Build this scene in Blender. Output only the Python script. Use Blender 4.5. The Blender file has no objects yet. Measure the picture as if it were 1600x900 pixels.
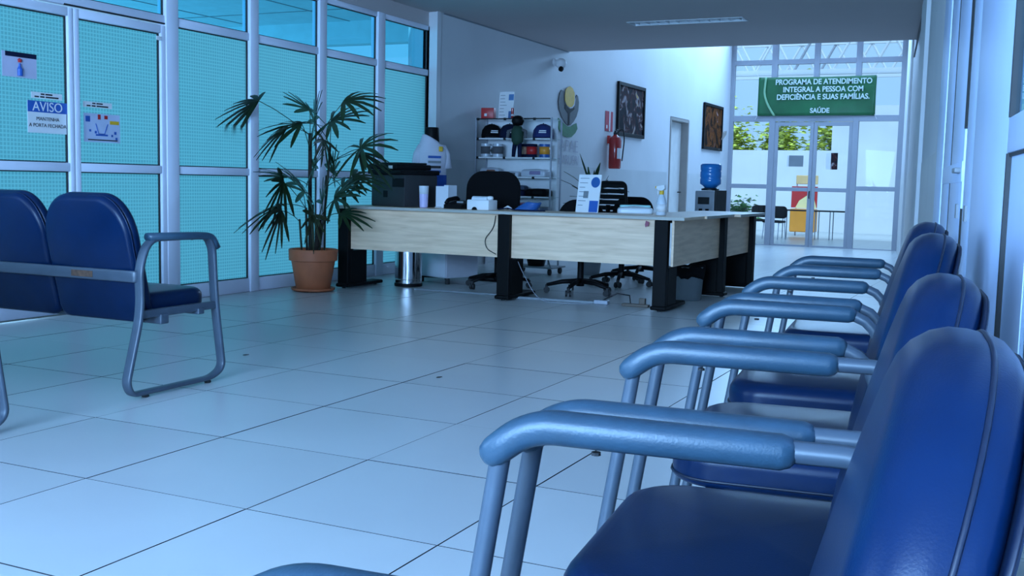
import bpy, bmesh, math, random
from mathutils import Vector, Matrix
random.seed(4)
SC = bpy.context.scene
COL = SC.collection
PI = math.pi
R = math.radians

# ------------------------------------------------------------------ camera
CAM = Vector((2.0255, -2.4540, 0.9821))
YAW, PITCH, ROLL, FPX = -0.444728803, 0.0989121115, -0.0225916035, 1670.91
def make_camera():
    y, p, r = YAW, PITCH, ROLL
    f = Vector((math.sin(y)*math.cos(p), math.cos(y)*math.cos(p), -math.sin(p)))
    rt = Vector((math.cos(y), -math.sin(y), 0))
    dn = f.cross(rt)
    r2 = math.cos(r)*rt + math.sin(r)*dn
    d2 = -math.sin(r)*rt + math.cos(r)*dn
    cd = bpy.data.cameras.new('camera')
    cd.sensor_fit = 'HORIZONTAL'; cd.sensor_width = 36.0
    cd.lens = FPX/1600*36.0; cd.clip_start = 0.02; cd.clip_end = 400
    o = bpy.data.objects.new('camera', cd); COL.objects.link(o)
    m = Matrix((( r2.x, -d2.x, -f.x, CAM.x), (r2.y, -d2.y, -f.y, CAM.y), (r2.z, -d2.z, -f.z, CAM.z), (0, 0, 0, 1)))
    o.matrix_world = m
    SC.camera = o
make_camera()
# ------------------------------------------------------------------ world, lights, exposure
SC.view_settings.view_transform = 'Standard'; SC.view_settings.look = 'None'
SC.view_settings.gamma = 1.0; SC.view_settings.use_curve_mapping = False
SC.view_settings.exposure = 0.16
W = bpy.data.worlds.new('sky'); SC.world = W; W.use_nodes = True
bg = W.node_tree.nodes['Background']; bg.inputs[0].default_value = (0.34, 0.62, 1.0, 1); bg.inputs[1].default_value = 1.0
def area(name, loc, target, sx, sy, power, color=(0.30, 0.585, 1.0)):
    l = bpy.data.lights.new(name, 'AREA'); l.shape = 'RECTANGLE'; l.size = sx; l.size_y = sy
    l.energy = power; l.color = color
    o = bpy.data.objects.new(name, l); COL.objects.link(o); o.location = loc
    o.rotation_euler = (Vector(target)-Vector(loc)).to_track_quat('-Z', 'Y').to_euler()
    return o
area('assumed_rear_fill', (0.3, -5.6, 1.75), (-0.9, 4, 0.6), 3.6, 1.9, 920)      # assumed daylight lamp behind the photographer; no opening is built there
area('added_side_fill', (-3.6, -3.2, 1.7), (2, -1.0, 0.9), 2.6, 1.8, 120)          # lamp added before the solid wall on the left behind the camera
area('lobby_far_fill', (-2.0, 19.9, 4.75), (-2.0, 8.0, 0.3), 3.2, .9, 210)       # fill lamp added out of view by the far glazing to lift the mid-room
area('lobby_top_fill', (-2.0, 16.0, 5.0), (-2.0, 14.5, 0.0), 3.0, 7.0, 250)      # lamp added above the sight line, stands in for daylight in the lobby
area('corridor_fill', (-11.5, 4.5, 1.3), (-6.5, 4.5, 3.0), 9.0, 2.2, 330, (0.30, 0.66, 1.0))   # lamp added at the corridor's open outer side, tilted up to brighten its ceiling
sl = bpy.data.lights.new('sun', 'SUN'); sl.energy = 3.6; sl.angle = R(2); sl.color = (.50, .76, 1.0)
so_ = bpy.data.objects.new('sun', sl); COL.objects.link(so_); so_.rotation_euler = Vector((-.25, .75, -.85)).to_track_quat('-Z', 'Y').to_euler()   # over the roof onto the court

# ------------------------------------------------------------------ helpers
def tag(o, label=None, cat=None, group=None, kind=None):
    if label: o['label'] = label
    if cat: o['category'] = cat
    if group: o['group'] = group
    if kind: o['kind'] = kind
    return o
def empty(name, loc=(0, 0, 0), rz=0.0, parent=None):
    o = bpy.data.objects.new(name, None); COL.objects.link(o)
    o.location = loc; o.rotation_euler = (0, 0, rz); o.empty_display_size = 0.05
    if parent: o.parent = parent
    return o
def thing(name, label, cat, loc=(0, 0, 0), rz=0.0, group=None):
    return tag(empty(name, loc, rz), label, cat, group)
def struct(o): o['kind'] = 'structure'; return o

class MB:
    def __init__(s): s.bm = bmesh.new()
    def box(s, a, b, bev=0.0, mat=None):
        a, b = Vector(a), Vector(b); c = (a+b)/2; d = b-a
        t = bmesh.new(); bmesh.ops.create_cube(t, size=1)
        for v in t.verts: v.co = Vector((v.co.x*d.x, v.co.y*d.y, v.co.z*d.z))
        if bev: bmesh.ops.bevel(t, geom=list(t.edges), offset=min(bev, min(abs(x) for x in d)*.45), segments=2, affect='EDGES', profile=.5)
        for v in t.verts:
            v.co = v.co + c
            if mat: v.co = mat @ v.co
        return s.add(t)
    def add(s, t):
        me = bpy.data.meshes.new('t'); t.to_mesh(me); t.free(); s.bm.from_mesh(me); bpy.data.meshes.remove(me); return s
    def lathe(s, prof, n=24, c=(0, 0, 0), axis='z', close=False):
        rows = []
        for (r, z) in prof:
            row = []
            for i in range(n):
                a = 2*PI*i/n
                p = Vector((r*math.cos(a), r*math.sin(a), z))
                if axis == 'y': p = Vector((p.x, p.z, p.y))
                if axis == 'x': p = Vector((p.z, p.x, p.y))
                row.append(s.bm.verts.new(p+Vector(c)))
            rows.append(row)
        for a, b in zip(rows, rows[1:]):
            for i in range(n):
                s.bm.faces.new((a[i], a[(i+1) % n], b[(i+1) % n], b[i]))
        for row, r in ((rows[0], prof[0][0]), (rows[-1], prof[-1][0])):
            if r > 1e-5: s.bm.faces.new(row)
        return s
    def tube(s, pts, r, n=10, closed=False, flat=None, taper=None):
        """sweep a circle (or an ellipse: flat=(ra, rb, side vector)) along pts"""
        pts = [Vector(p) for p in pts]; m = len(pts); rows = []
        prev = None
        for i, p in enumerate(pts):
            if closed: t = (pts[(i+1) % m]-pts[i-1])
            else: t = pts[min(i+1, m-1)]-pts[max(i-1, 0)]
            if t.length < 1e-9: t = Vector((0, 0, 1))
            t.normalize()
            if flat: u = Vector(flat[2]); u = (u-t*u.dot(t)).normalized()
            else:
                if prev is None:
                    u = t.cross(Vector((0.31, 0.17, 0.94))); u = u.normalized() if u.length > 1e-4 else Vector((1, 0, 0))
                else:
                    u = prev-t*prev.dot(t); u.normalize()
            prev = u
            w = t.cross(u)
            rr = r[i] if isinstance(r, (list, tuple)) else r
            ra, rb = (flat[0], flat[1]) if flat else (rr, rr)
            if taper: ra *= taper[i]; rb *= taper[i]
            if flat and len(flat) > 3:
                row = []
                for k in range(n):
                    a = 2*PI*k/n; ca, sa = math.cos(a), math.sin(a); e = flat[3]
                    row.append(s.bm.verts.new(p+u*ra*math.copysign(abs(ca)**e, ca)+w*rb*math.copysign(abs(sa)**e, sa)))
            else:
                row = [s.bm.verts.new(p+u*ra*math.cos(2*PI*k/n)+w*rb*math.sin(2*PI*k/n)) for k in range(n)]
            rows.append(row)
        seq = list(zip(rows, rows[1:])) + ([(rows[-1], rows[0])] if closed else [])
        for a, b in seq:
            for k in range(n):
                s.bm.faces.new((a[k], a[(k+1) % n], b[(k+1) % n], b[k]))
        if not closed:
            s.bm.faces.new(rows[0][::-1]); s.bm.faces.new(rows[-1])
        return s
    def prism(s, poly, d, mat=None):
        """polygon in local xy extruded along z by d, placed by matrix"""
        mat = mat or Matrix.Identity(4)
        a = [s.bm.verts.new(mat @ Vector((x, y, 0))) for x, y in poly]
        b = [s.bm.verts.new(mat @ Vector((x, y, d))) for x, y in poly]
        s.bm.faces.new(a[::-1]); s.bm.faces.new(b)
        for i in range(len(poly)):
            j = (i+1) % len(poly); s.bm.faces.new((a[i], a[j], b[j], b[i]))
        return s
    def cushion(s, outline, t, r, bulge, mat, lean=None):
        """padded slab: outline in local xy, thickness along z (0 = rear), rounded edges and a domed front"""
        n = len(outline); cx = sum(p[0] for p in outline)/n; cy = sum(p[1] for p in outline)/n
        hw = max(abs(p[0]-cx) for p in outline); hh = max(abs(p[1]-cy) for p in outline); hs = min(hw, hh)
        prof = [(.7, 0), (r*.55/hs, 0)]
        prof += [((r*.45)*(1-math.sin(k*PI/8))/hs, r*.45*(1-math.cos(k*PI/8))) for k in range(0, 5)]
        prof += [(r*(1-math.cos(k*PI/10))/hs, t-r+r*math.sin(k*PI/10)) for k in range(0, 6)]
        prof += [((r/hs)+(1-r/hs)*q, t+bulge*math.sin(q*PI/2)) for q in (.2, .45, .7, .9)]
        rows = []
        for ins, z in prof:
            row = []
            for (x, y) in outline:
                dx, dy = x-cx, y-cy
                fx = max(0, 1-ins*hs/hw) if ins < .5 else 1-ins
                fy = max(0, 1-ins*hs/hh) if ins < .5 else 1-ins
                q = Vector((cx+dx*fx, cy+dy*fy, z))
                if lean: q = lean(q)
                row.append(s.bm.verts.new(mat @ q))
            rows.append(row)
        for a, b in zip(rows, rows[1:]):
            for i in range(n):
                s.bm.faces.new((a[i], a[(i+1) % n], b[(i+1) % n], b[i]))
        s.bm.faces.new(rows[0][::-1]); s.bm.faces.new(rows[-1])
        return s
    def build(s, name, mat, parent=None, smooth=False, loc=None, auto=False):
        bmesh.ops.recalc_face_normals(s.bm, faces=s.bm.faces)
        me = bpy.data.meshes.new(name); s.bm.to_mesh(me); s.bm.free()
        me.materials.append(mat)
        if smooth:
            for p in me.polygons: p.use_smooth = True
            if auto: me.set_sharp_from_angle(angle=R(38))
        o = bpy.data.objects.new(name, me); COL.objects.link(o)
        if parent: o.parent = parent
        if loc: o.location = loc
        return o
def rrect(w, h, rb, rt, n=7, y0=0.0):
    """rounded rectangle, centred in x, y from y0; rb/rt bottom and top corner radii (rt may be (rx, ry))"""
    rtx, rty = rt if isinstance(rt, tuple) else (rt, rt)
    out = []
    for (cx, cy, rx, ry, a0) in ((w/2-rb, y0+rb, rb, rb, -90), (w/2-rtx, y0+h-rty, rtx, rty, 0), (-w/2+rtx, y0+h-rty, rtx, rty, 90), (-w/2+rb, y0+rb, rb, rb, 180)):
        for k in range(n+1):
            a = R(a0+90*k/n); out.append((cx+rx*math.cos(a), cy+ry*math.sin(a)))
    return out
def arc(c, r, a0, a1, n=6):
    return [(c[0]+r*math.cos(R(a0+(a1-a0)*k/n)), c[1]+r*math.sin(R(a0+(a1-a0)*k/n))) for k in range(n+1)]
def fillet(pts, rad, closed=False, n=5):
    """round the corners of a 3D polyline"""
    pts = [Vector(p) for p in pts]; m = len(pts); out = []
    for i, p in enumerate(pts):
        if not closed and i in (0, m-1): out.append(p); continue
        a = pts[i-1]; b = pts[(i+1) % m]; r = rad[i] if isinstance(rad, (list, tuple)) else rad
        da = (a-p); db = (b-p); r = min(r, da.length*.48, db.length*.48)
        pa = p+da.normalized()*r; pb = p+db.normalized()*r
        for k in range(n+1):
            t = k/n; out.append((1-t)**2*pa+2*t*(1-t)*p+t*t*pb)
    return out
def text(name, body, size, mat, parent, loc, rot, align='CENTER', ext=0.002, sx=1.0, space=1.0, bold=0.0):
    cu = bpy.data.curves.new(name, 'FONT'); cu.body = body; cu.size = size; cu.align_x = align; cu.align_y = 'CENTER'
    cu.extrude = ext; cu.offset = bold; cu.space_line = space; cu.materials.append(mat)
    o = bpy.data.objects.new(name, cu); COL.objects.link(o); o.parent = parent
    bpy.context.view_layer.update()
    me = bpy.data.meshes.new_from_object(o.evaluated_get(bpy.context.evaluated_depsgraph_get()))
    bpy.data.objects.remove(o); bpy.data.curves.remove(cu)
    o = bpy.data.objects.new(name, me); COL.objects.link(o); o.parent = parent
    o.location = loc; o.rotation_euler = rot; o.scale = (sx, 1, 1); o['kind'] = 'stuff'
    return o
ROT_PX = (PI/2, 0, PI/2)      # lettering facing +x
ROT_NY = (PI/2, 0, 0)         # lettering facing -y

# ------------------------------------------------------------------ materials
def nt(name):
    m = bpy.data.materials.new(name); m.use_nodes = True
    return m, m.node_tree.nodes, m.node_tree.links, m.node_tree.nodes['Principled BSDF']
def M(name, col, rough=.5, metal=0.0, var=.06, scale=6.0, bump=0.0, bscale=60.0, spec=.5, stretch=None, coat=0.0):
    m, N, L, p = nt(name)
    tc = N.new('ShaderNodeTexCoord'); mp = N.new('ShaderNodeMapping'); L.new(tc.outputs['Object'], mp.inputs[0])
    if stretch: mp.inputs['Scale'].default_value = stretch
    no = N.new('ShaderNodeTexNoise'); no.inputs['Scale'].default_value = scale; no.inputs['Detail'].default_value = 4
    L.new(mp.outputs[0], no.inputs[0])
    cr = N.new('ShaderNodeValToRGB'); cr.color_ramp.elements[0].position = .3; cr.color_ramp.elements[1].position = .7
    cr.color_ramp.elements[0].color = tuple(c*(1-var) for c in col)+(1,); cr.color_ramp.elements[1].color = tuple(min(1, c*(1+var)) for c in col)+(1,)
    L.new(no.outputs[0], cr.inputs[0]); L.new(cr.outputs[0], p.inputs['Base Color'])
    p.inputs['Roughness'].default_value = rough; p.inputs['Metallic'].default_value = metal
    p.inputs['Specular IOR Level'].default_value = spec; p.inputs['Coat Weight'].default_value = coat
    if bump:
        n2 = N.new('ShaderNodeTexNoise'); n2.inputs['Scale'].default_value = bscale; L.new(tc.outputs['Object'], n2.inputs[0])
        b = N.new('ShaderNodeBump'); b.inputs['Strength'].default_value = bump; b.inputs['Distance'].default_value = .004
        L.new(n2.outputs[0], b.inputs['Height']); L.new(b.outputs[0], p.inputs['Normal'])
    return m
white_paint = M('white_paint', (.66, .66, .68), .55, var=.04, scale=1.2)
wall_paint = M('wall_paint', (.62, .62, .64), .6, var=.05, scale=.9, bump=.05, bscale=120)
dado_paint = M('dado_paint', (.53, .54, .55), .4, var=.06, scale=1.5)
ceil_paint = M('ceiling_paint', (.54, .47, .46), .8, var=.03, scale=.7)
alu = M('white_aluminium', (.82, .82, .92), .38, var=.03, scale=3)
alu_grey = M('grey_aluminium', (.34, .35, .40), .42, var=.03, scale=3)
gasket = M('black_gasket', (.02, .022, .025), .6)
vinyl = M('blue_vinyl', (.0010, .0115, .044), .30, var=.12, scale=9, bump=.05, bscale=420, spec=.17)
vinyl_dark = M('navy_vinyl_piping', (.0010, .006, .022), .45)
frame_paint = M('grey_blue_frame_paint', (.048, .066, .090), .38, var=.10, scale=14, spec=.5)
pad_pu = M('grey_blue_armrest_skin', (.020, .050, .080), .40, var=.14, scale=18, bump=.10, bscale=260)
rubber = M('black_rubber', (.012, .012, .014), .7)
black_pl = M('black_plastic', (.004, .004, .005), .55, spec=.15, bump=.03, bscale=300)
dark_pl = M('charcoal_plastic', (.012, .012, .014), .45, spec=.3)
black_metal = M('black_powder_coat', (.0025, .0025, .003), .55, spec=.12)
chrome = M('brushed_steel', (.62, .62, .64), .13, metal=1.0, var=.05, scale=3, stretch=(18, 18, .4))
terracotta = M('terracotta', (.42, .115, .045), .6, var=.12, scale=9, bump=.08)
soil = M('potting_soil', (.03, .018, .010), .9, var=.5, scale=40, bump=.6)
leaf_m = M('palm_leaf', (.014, .036, .010), .45, var=.45, scale=4)
stem_m = M('palm_stem', (.022, .026, .012), .7, var=.4, scale=20)
bark_m = M('palm_fibre', (.018, .012, .008), .9, var=.5, scale=40, bump=.4)
paper = M('white_paper', (.78, .76, .76), .6, var=.02)
ink = M('dark_ink', (.02, .02, .025), .6)
blue_ink = M('sign_blue', (.02, .10, .40), .5)
red_pl = M('red_plastic', (.50, .02, .02), .4)
red_paint = M('red_enamel', (.36, .012, .010), .25, coat=.4)
grey_pl = M('grey_plastic', (.22, .24, .26), .45)
cyl_blue = M('blue_polycarbonate', (.02, .20, .55), .18)
green_cloth = M('green_banner_vinyl', (.010, .11, .035), .35, var=.2, scale=2.2, bump=.12, bscale=7)
banner_light = M('banner_pale_green', (.22, .42, .24), .4)
banner_txt = M('banner_lettering', (.55, .66, .62), .5)
yellow = M('yellow_paint', (.75, .42, .02), .5, var=.15, scale=30)
petal_grey = M('grey_paint', (.055, .055, .06), .5, var=.25, scale=30)
green_paint = M('green_paint', (.015, .15, .04), .5, var=.25, scale=30)
outline_white = M('pale_lettering', (.58, .55, .62), .6); letter_m = M('faint_mauve_lettering', (.40, .37, .46), .6)
navy_cloth = M('navy_cloth', (.005, .009, .035), .85, spec=.2)
black_cloth = M('black_cloth', (.003, .003, .004), .9, spec=.15)
grey_cloth = M('grey_cloth', (.10, .10, .11), .9)
shirt_m = M('white_jersey', (.66, .64, .72), .85, var=.06, scale=5, bump=.2, bscale=14)
royal = M('royal_blue_cloth', (.012, .09, .45), .8)
brown_fr = M('taupe_door_frame', (.30, .27, .25), .5)
door_white = M('door_white', (.70, .68, .66), .35)
blue_pl = M('blue_plastic', (.02, .10, .32), .4)
skin_beige = M('beige_card', (.5, .3, .2), .6)
lilac = M('lilac_plastic', (.55, .48, .72), .4)
translucent_white = M('milky_plastic', (.68, .70, .74), .35)
orange_pl = M('orange_plastic', (.75, .28, .03), .4)
green_sh = M('dark_green_louver', (.008, .05, .045), .45)
concrete = M('pale_concrete', (.55, .54, .52), .8, var=.1, scale=3)
def desk_wood():
    m, N, L, p = nt('pale_maple_laminate')
    tc = N.new('ShaderNodeTexCoord'); mp = N.new('ShaderNodeMapping'); mp.inputs['Scale'].default_value = (1.2, 1.2, 14)
    no = N.new('ShaderNodeTexNoise'); no.inputs['Scale'].default_value = 2.2; no.inputs['Detail'].default_value = 6; no.inputs['Distortion'].default_value = .6
    cr = N.new('ShaderNodeValToRGB')
    cr.color_ramp.elements[0].position = .28; cr.color_ramp.elements[0].color = (.68, .45, .29, 1)
    cr.color_ramp.elements[1].position = .72; cr.color_ramp.elements[1].color = (.90, .64, .44, 1)
    L.new(tc.outputs['Object'], mp.inputs[0]); L.new(mp.outputs[0], no.inputs[0]); L.new(no.outputs[0], cr.inputs[0]); L.new(cr.outputs[0], p.inputs['Base Color'])
    p.inputs['Roughness'].default_value = .42
    return m
maple = desk_wood()
maple_edge = M('laminate_edge_grey', (.42, .39, .34), .45)
def tile_mat(name, grid):
    m, N, L, p = nt(name)
    tc = N.new('ShaderNodeTexCoord'); ge = N.new('ShaderNodeNewGeometry'); oi = N.new('ShaderNodeObjectInfo')
    no = N.new('ShaderNodeTexNoise'); no.inputs['Scale'].default_value = 1.6; no.inputs['Detail'].default_value = 5; L.new(ge.outputs['Position'], no.inputs[0])
    cr = N.new('ShaderNodeValToRGB'); cr.color_ramp.elements[0].position = .3; cr.color_ramp.elements[1].position = .7
    cr.color_ramp.elements[0].color = (.49, .50, .50, 1); cr.color_ramp.elements[1].color = (.53, .54, .535, 1)
    L.new(no.outputs[0], cr.inputs[0])
    mx = N.new('ShaderNodeMixRGB'); mx.blend_type = 'MULTIPLY'; mx.inputs[0].default_value = 1
    mr = N.new('ShaderNodeMapRange'); mr.inputs[3].default_value = .93; mr.inputs[4].default_value = 1.03; L.new(oi.outputs['Random'], mr.inputs[0])
    L.new(cr.outputs[0], mx.inputs[1]); L.new(mr.outputs[0], mx.inputs[2])
    last = mx.outputs[0]
    if grid:
        br = N.new('ShaderNodeTexBrick'); br.offset = 0; br.inputs['Scale'].default_value = 1
        br.inputs['Brick Width'].default_value = .65; br.inputs['Row Height'].default_value = .65; br.inputs['Mortar Size'].default_value = .003
        br.inputs['Color1'].default_value = br.inputs['Color2'].default_value = (1, 1, 1, 1); br.inputs['Mortar'].default_value = (.25, .25, .25, 1)
        L.new(ge.outputs['Position'], br.inputs[0])
        m2 = N.new('ShaderNodeMixRGB'); m2.blend_type = 'MULTIPLY'; m2.inputs[0].default_value = 1
        L.new(last, m2.inputs[1]); L.new(br.outputs[0], m2.inputs[2]); last = m2.outputs[0]
    L.new(last, p.inputs['Base Color'])
    r2 = N.new('ShaderNodeMapRange'); r2.inputs[3].default_value = .27; r2.inputs[4].default_value = .31; L.new(no.outputs[0], r2.inputs[0]); L.new(r2.outputs[0], p.inputs['Roughness'])
    p.inputs['Specular IOR Level'].default_value = .5
    return m
tile_m = tile_mat('porcelain_tile', False); ramp_m = tile_mat('porcelain_tile_grid', True)
grout = M('dark_grout', (.03, .033, .04), .95)
def frosted():
    m, N, L, p = nt('teal_wired_glass'); out = N['Material Output']; N.remove(p)
    tc = N.new('ShaderNodeTexCoord'); se = N.new('ShaderNodeSeparateXYZ'); L.new(tc.outputs['Object'], se.inputs[0])
    def line(sock):
        a = N.new('ShaderNodeMath'); a.operation = 'MULTIPLY'; a.inputs[1].default_value = 2*PI/.027; L.new(sock, a.inputs[0])
        b = N.new('ShaderNodeMath'); b.operation = 'SINE'; L.new(a.outputs[0], b.inputs[0]); return b.outputs[0]
    mxm = N.new('ShaderNodeMath'); mxm.operation = 'MAXIMUM'; L.new(line(se.outputs[1]), mxm.inputs[0]); L.new(line(se.outputs[2]), mxm.inputs[1])
    mr = N.new('ShaderNodeMapRange'); mr.inputs[1].default_value = .2; mr.inputs[2].default_value = 1.0; L.new(mxm.outputs[0], mr.inputs[0])
    no = N.new('ShaderNodeTexNoise'); no.inputs['Scale'].default_value = 1.1; L.new(tc.outputs['Object'], no.inputs[0])
    cr = N.new('ShaderNodeValToRGB'); cr.color_ramp.elements[0].color = (.36, .56, .57, 1); cr.color_ramp.elements[1].color = (.52, .76, .76, 1)
    L.new(mr.outputs[0], cr.inputs[0])
    tr = N.new('ShaderNodeBsdfTranslucent'); L.new(cr.outputs[0], tr.inputs[0])
    tp = N.new('ShaderNodeBsdfTransparent'); tp.inputs[0].default_value = (.35, .85, .85, 1)
    gl = N.new('ShaderNodeBsdfGlossy'); gl.inputs['Roughness'].default_value = .12; gl.inputs[0].default_value = (.9, .95, 1, 1)
    bp = N.new('ShaderNodeBump'); bp.inputs['Strength'].default_value = .35; bp.inputs['Distance'].default_value = .004; L.new(mr.outputs[0], bp.inputs['Height']); L.new(bp.outputs[0], gl.inputs['Normal']); L.new(bp.outputs[0], tr.inputs['Normal'])
    m1 = N.new('ShaderNodeMixShader'); m1.inputs[0].default_value = .12; L.new(tr.outputs[0], m1.inputs[1]); L.new(tp.outputs[0], m1.inputs[2])
    fr = N.new('ShaderNodeFresnel'); fr.inputs[0].default_value = 1.45
    gb = N.new('ShaderNodeNewGeometry'); iv = N.new('ShaderNodeMath'); iv.operation = 'SUBTRACT'; iv.inputs[0].default_value = 1; L.new(gb.outputs['Backfacing'], iv.inputs[1])
    fm = N.new('ShaderNodeMath'); fm.operation = 'MULTIPLY'; L.new(fr.outputs[0], fm.inputs[0]); L.new(iv.outputs[0], fm.inputs[1])
    m2 = N.new('ShaderNodeMixShader'); L.new(fm.outputs[0], m2.inputs[0]); L.new(m1.outputs[0], m2.inputs[1]); L.new(gl.outputs[0], m2.inputs[2])
    L.new(m2.outputs[0], out.inputs[0]); return m
frost_m = frosted()
def clear(name, tint, ior=1.45):
    m, N, L, p = nt(name); out = N['Material Output']; N.remove(p)
    tp = N.new('ShaderNodeBsdfTransparent'); tp.inputs[0].default_value = tint+(1,)
    gl = N.new('ShaderNodeBsdfGlossy'); gl.inputs['Roughness'].default_value = .02; gl.inputs[0].default_value = (1, 1, 1, 1)
    fr = N.new('ShaderNodeFresnel'); fr.inputs[0].default_value = ior
    no = N.new('ShaderNodeTexNoise'); no.inputs['Scale'].default_value = 1.5
    bp = N.new('ShaderNodeBump'); bp.inputs['Strength'].default_value = .02; L.new(no.outputs[0], bp.inputs['Height']); L.new(bp.outputs[0], gl.inputs['Normal'])
    gb = N.new('ShaderNodeNewGeometry'); iv = N.new('ShaderNodeMath'); iv.operation = 'SUBTRACT'; iv.inputs[0].default_value = 1; L.new(gb.outputs['Backfacing'], iv.inputs[1])
    fm = N.new('ShaderNodeMath'); fm.operation = 'MULTIPLY'; L.new(fr.outputs[0], fm.inputs[0]); L.new(iv.outputs[0], fm.inputs[1])
    m2 = N.new('ShaderNodeMixShader'); L.new(fm.outputs[0], m2.inputs[0]); L.new(tp.outputs[0], m2.inputs[1]); L.new(gl.outputs[0], m2.inputs[2])
    L.new(m2.outputs[0], out.inputs[0]); return m
glass_teal = clear('clear_teal_glass', (.45, .85, .92)); glass_clear = clear('clear_glass', (.93, .97, .98)); glass_shelf = clear('shelf_glass', (.86, .93, .92))
def painting(name, cols, sc):
    m, N, L, p = nt(name)
    tc = N.new('ShaderNodeTexCoord'); no = N.new('ShaderNodeTexNoise'); no.inputs['Scale'].default_value = sc; no.inputs['Detail'].default_value = 3; no.inputs['Distortion'].default_value = 1.2
    L.new(tc.outputs['Object'], no.inputs[0]); cr = N.new('ShaderNodeValToRGB'); e = cr.color_ramp.elements
    e[0].position = .36; e[0].color = cols[0]+(1,); e[1].position = .74; e[1].color = cols[-1]+(1,)
    for i, c in enumerate(cols[1:-1]):
        k = e.new(.36+.38*(i+1)/(len(cols)-1)); k.color = c+(1,)
    L.new(no.outputs[0], cr.inputs[0]); L.new(cr.outputs[0], p.inputs['Base Color']); p.inputs['Roughness'].default_value = .75; p.inputs['Specular IOR Level'].default_value = .08
    return m
art_a = painting('dark_figure_painting', [(.010, .010, .014), (.022, .020, .026), (.05, .015, .015), (.30, .26, .28), (.50, .28, .02)], 4.5)
art_b = painting('brown_painting', [(.010, .006, .005), (.03, .011, .005), (.16, .05, .012), (.06, .018, .012), (.42, .26, .24)], 4.0)
foliage_far = M('garden_foliage', (.60, .80, .10), .8, var=.7, scale=3)

# ------------------------------------------------------------------ floor
XG = -3.9; XW = -3.77; HC = 2.78; YEDGE = 11.35; YF = 20.31; ZF = -0.285
T = 0.65
b = MB(); b.box((-4.0, -6.6, -.12), (3.2, 9.10, -.0025))
floor = struct(b.build('floor', grout))
tile_mesh = None
for i in range(-6, 5):
    for j in range(-4, 14):
        if i*T > 2.6 or i*T+T < -3.9: continue
        if tile_mesh is None:
            b = MB(); b.box((.0025, .0025, -.009), (T-.0025, T-.0025, 0)); o = b.build('tile', tile_m, floor); tile_mesh = o.data
            tile_mesh.materials.append(grout)
            for p in tile_mesh.polygons:
                if p.normal.z < .5: p.material_index = 1
        else:
            o = bpy.data.objects.new('tile', tile_mesh); COL.objects.link(o); o.parent = floor
        o.location = (i*T, j*T, random.uniform(-.0006, .0006))
# gentle ramp down to the far glass doors and the court beyond
b = MB()
prof = [(9.10, 0), (10.5, -.01), (YF, ZF), (36, ZF), (36, ZF-.1), (9.10, -.12)]
mt = Matrix(((0, 0, 1, -9), (1, 0, 0, 0), (0, 1, 0, 0), (0, 0, 0, 1)))
b.prism(prof, 15, mt); struct(b.build('floor_ramp', ramp_m))['label'] = None if False else 'pale tiled floor sloping down to the far glass doors'

# ------------------------------------------------------------------ ceiling and walls
b = MB()
for a in (((-4.0, -6.6, HC), (3.2, 9.03, HC+.25)), ((-4.0, 9.31, HC), (3.2, YEDGE, HC+.25)), ((-4.0, 9.03, HC), (-2.11, 9.31, HC+.25)), ((-.81, 9.03, HC), (3.2, 9.31, HC+.25)), ((-2.11, 9.03, HC+.1), (-.81, 9.31, HC+.25))): b.box(*a)
struct(b.build('ceiling', ceil_paint))
b = MB(); b.box((-4.0, YEDGE-.1, 5.4), (3.2, YF+.2, 5.6)); b.box((-4.0, YEDGE, HC+.25), (3.2, YEDGE+.12, 5.4)); struct(b.build('ceiling_lobby', ceil_paint))
b = MB()
b.box((XW-.25, 7.78, -.35), (XW, 16.1, HC)); b.box((XW-.25, YEDGE, HC), (XW, 16.1, 5.4))
b.box((XW-.25, 17.25, -.35), (XW, YF, 5.4)); b.box((XW-.25, 16.1, 2.21), (XW, 17.25, 5.4)); b.box((-4.15, 7.74, 0), (XW, 7.80, HC))
struct(b.build('wall_back', wall_paint))
b = MB(); b.box((XW, 7.8, 0), (XW+.004, 16.0, 1.215)); b.box((XW, 17.35, -.3), (XW+.004, YF-.06, 1.215)); struct(b.build('trim_1', dado_paint))
b = MB(); b.box((XW, 7.82, HC-.014), (XW+.012, YEDGE, HC-.001)); struct(b.build('trim_2', grey_pl))
# left wall rear part behind the photographer, and solid rear wall without any opening
b = MB(); b.box((-4.1, -6.6, 0), (XG, -.5, HC)); struct(b.build('wall_left', wall_paint))
b = MB(); b.box((-4.1, -6.6, 0), (3.2, -6.45, HC)); struct(b.build('wall_rear', wall_paint))  # no window in it, an assumed lamp before it supplies the daylight
# second door in the back wall: taupe jamb and a white leaf ajar
d2 = struct(empty('door_2', (XW, 16.1, 0)))
b = MB(); b.box((-.20, 1.09, -.25), (.015, 1.15, 2.2)); b.box((-.20, 0, -.25), (.012, .05, 2.2)); b.box((-.20, .05, 2.15), (.012, 1.09, 2.2)); b.build('jamb', brown_fr, d2)
b = MB(); b.box((-.16, .06, -.22), (-.12, 1.08, 2.14)); b.build('leaf', door_white, d2)
b = MB(); b.tube([(-.12, .98, .86), (-.06, .98, .86), (-.055, .88, .86)], .011, 8); b.build('handle', dark_pl, d2, True)

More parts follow.
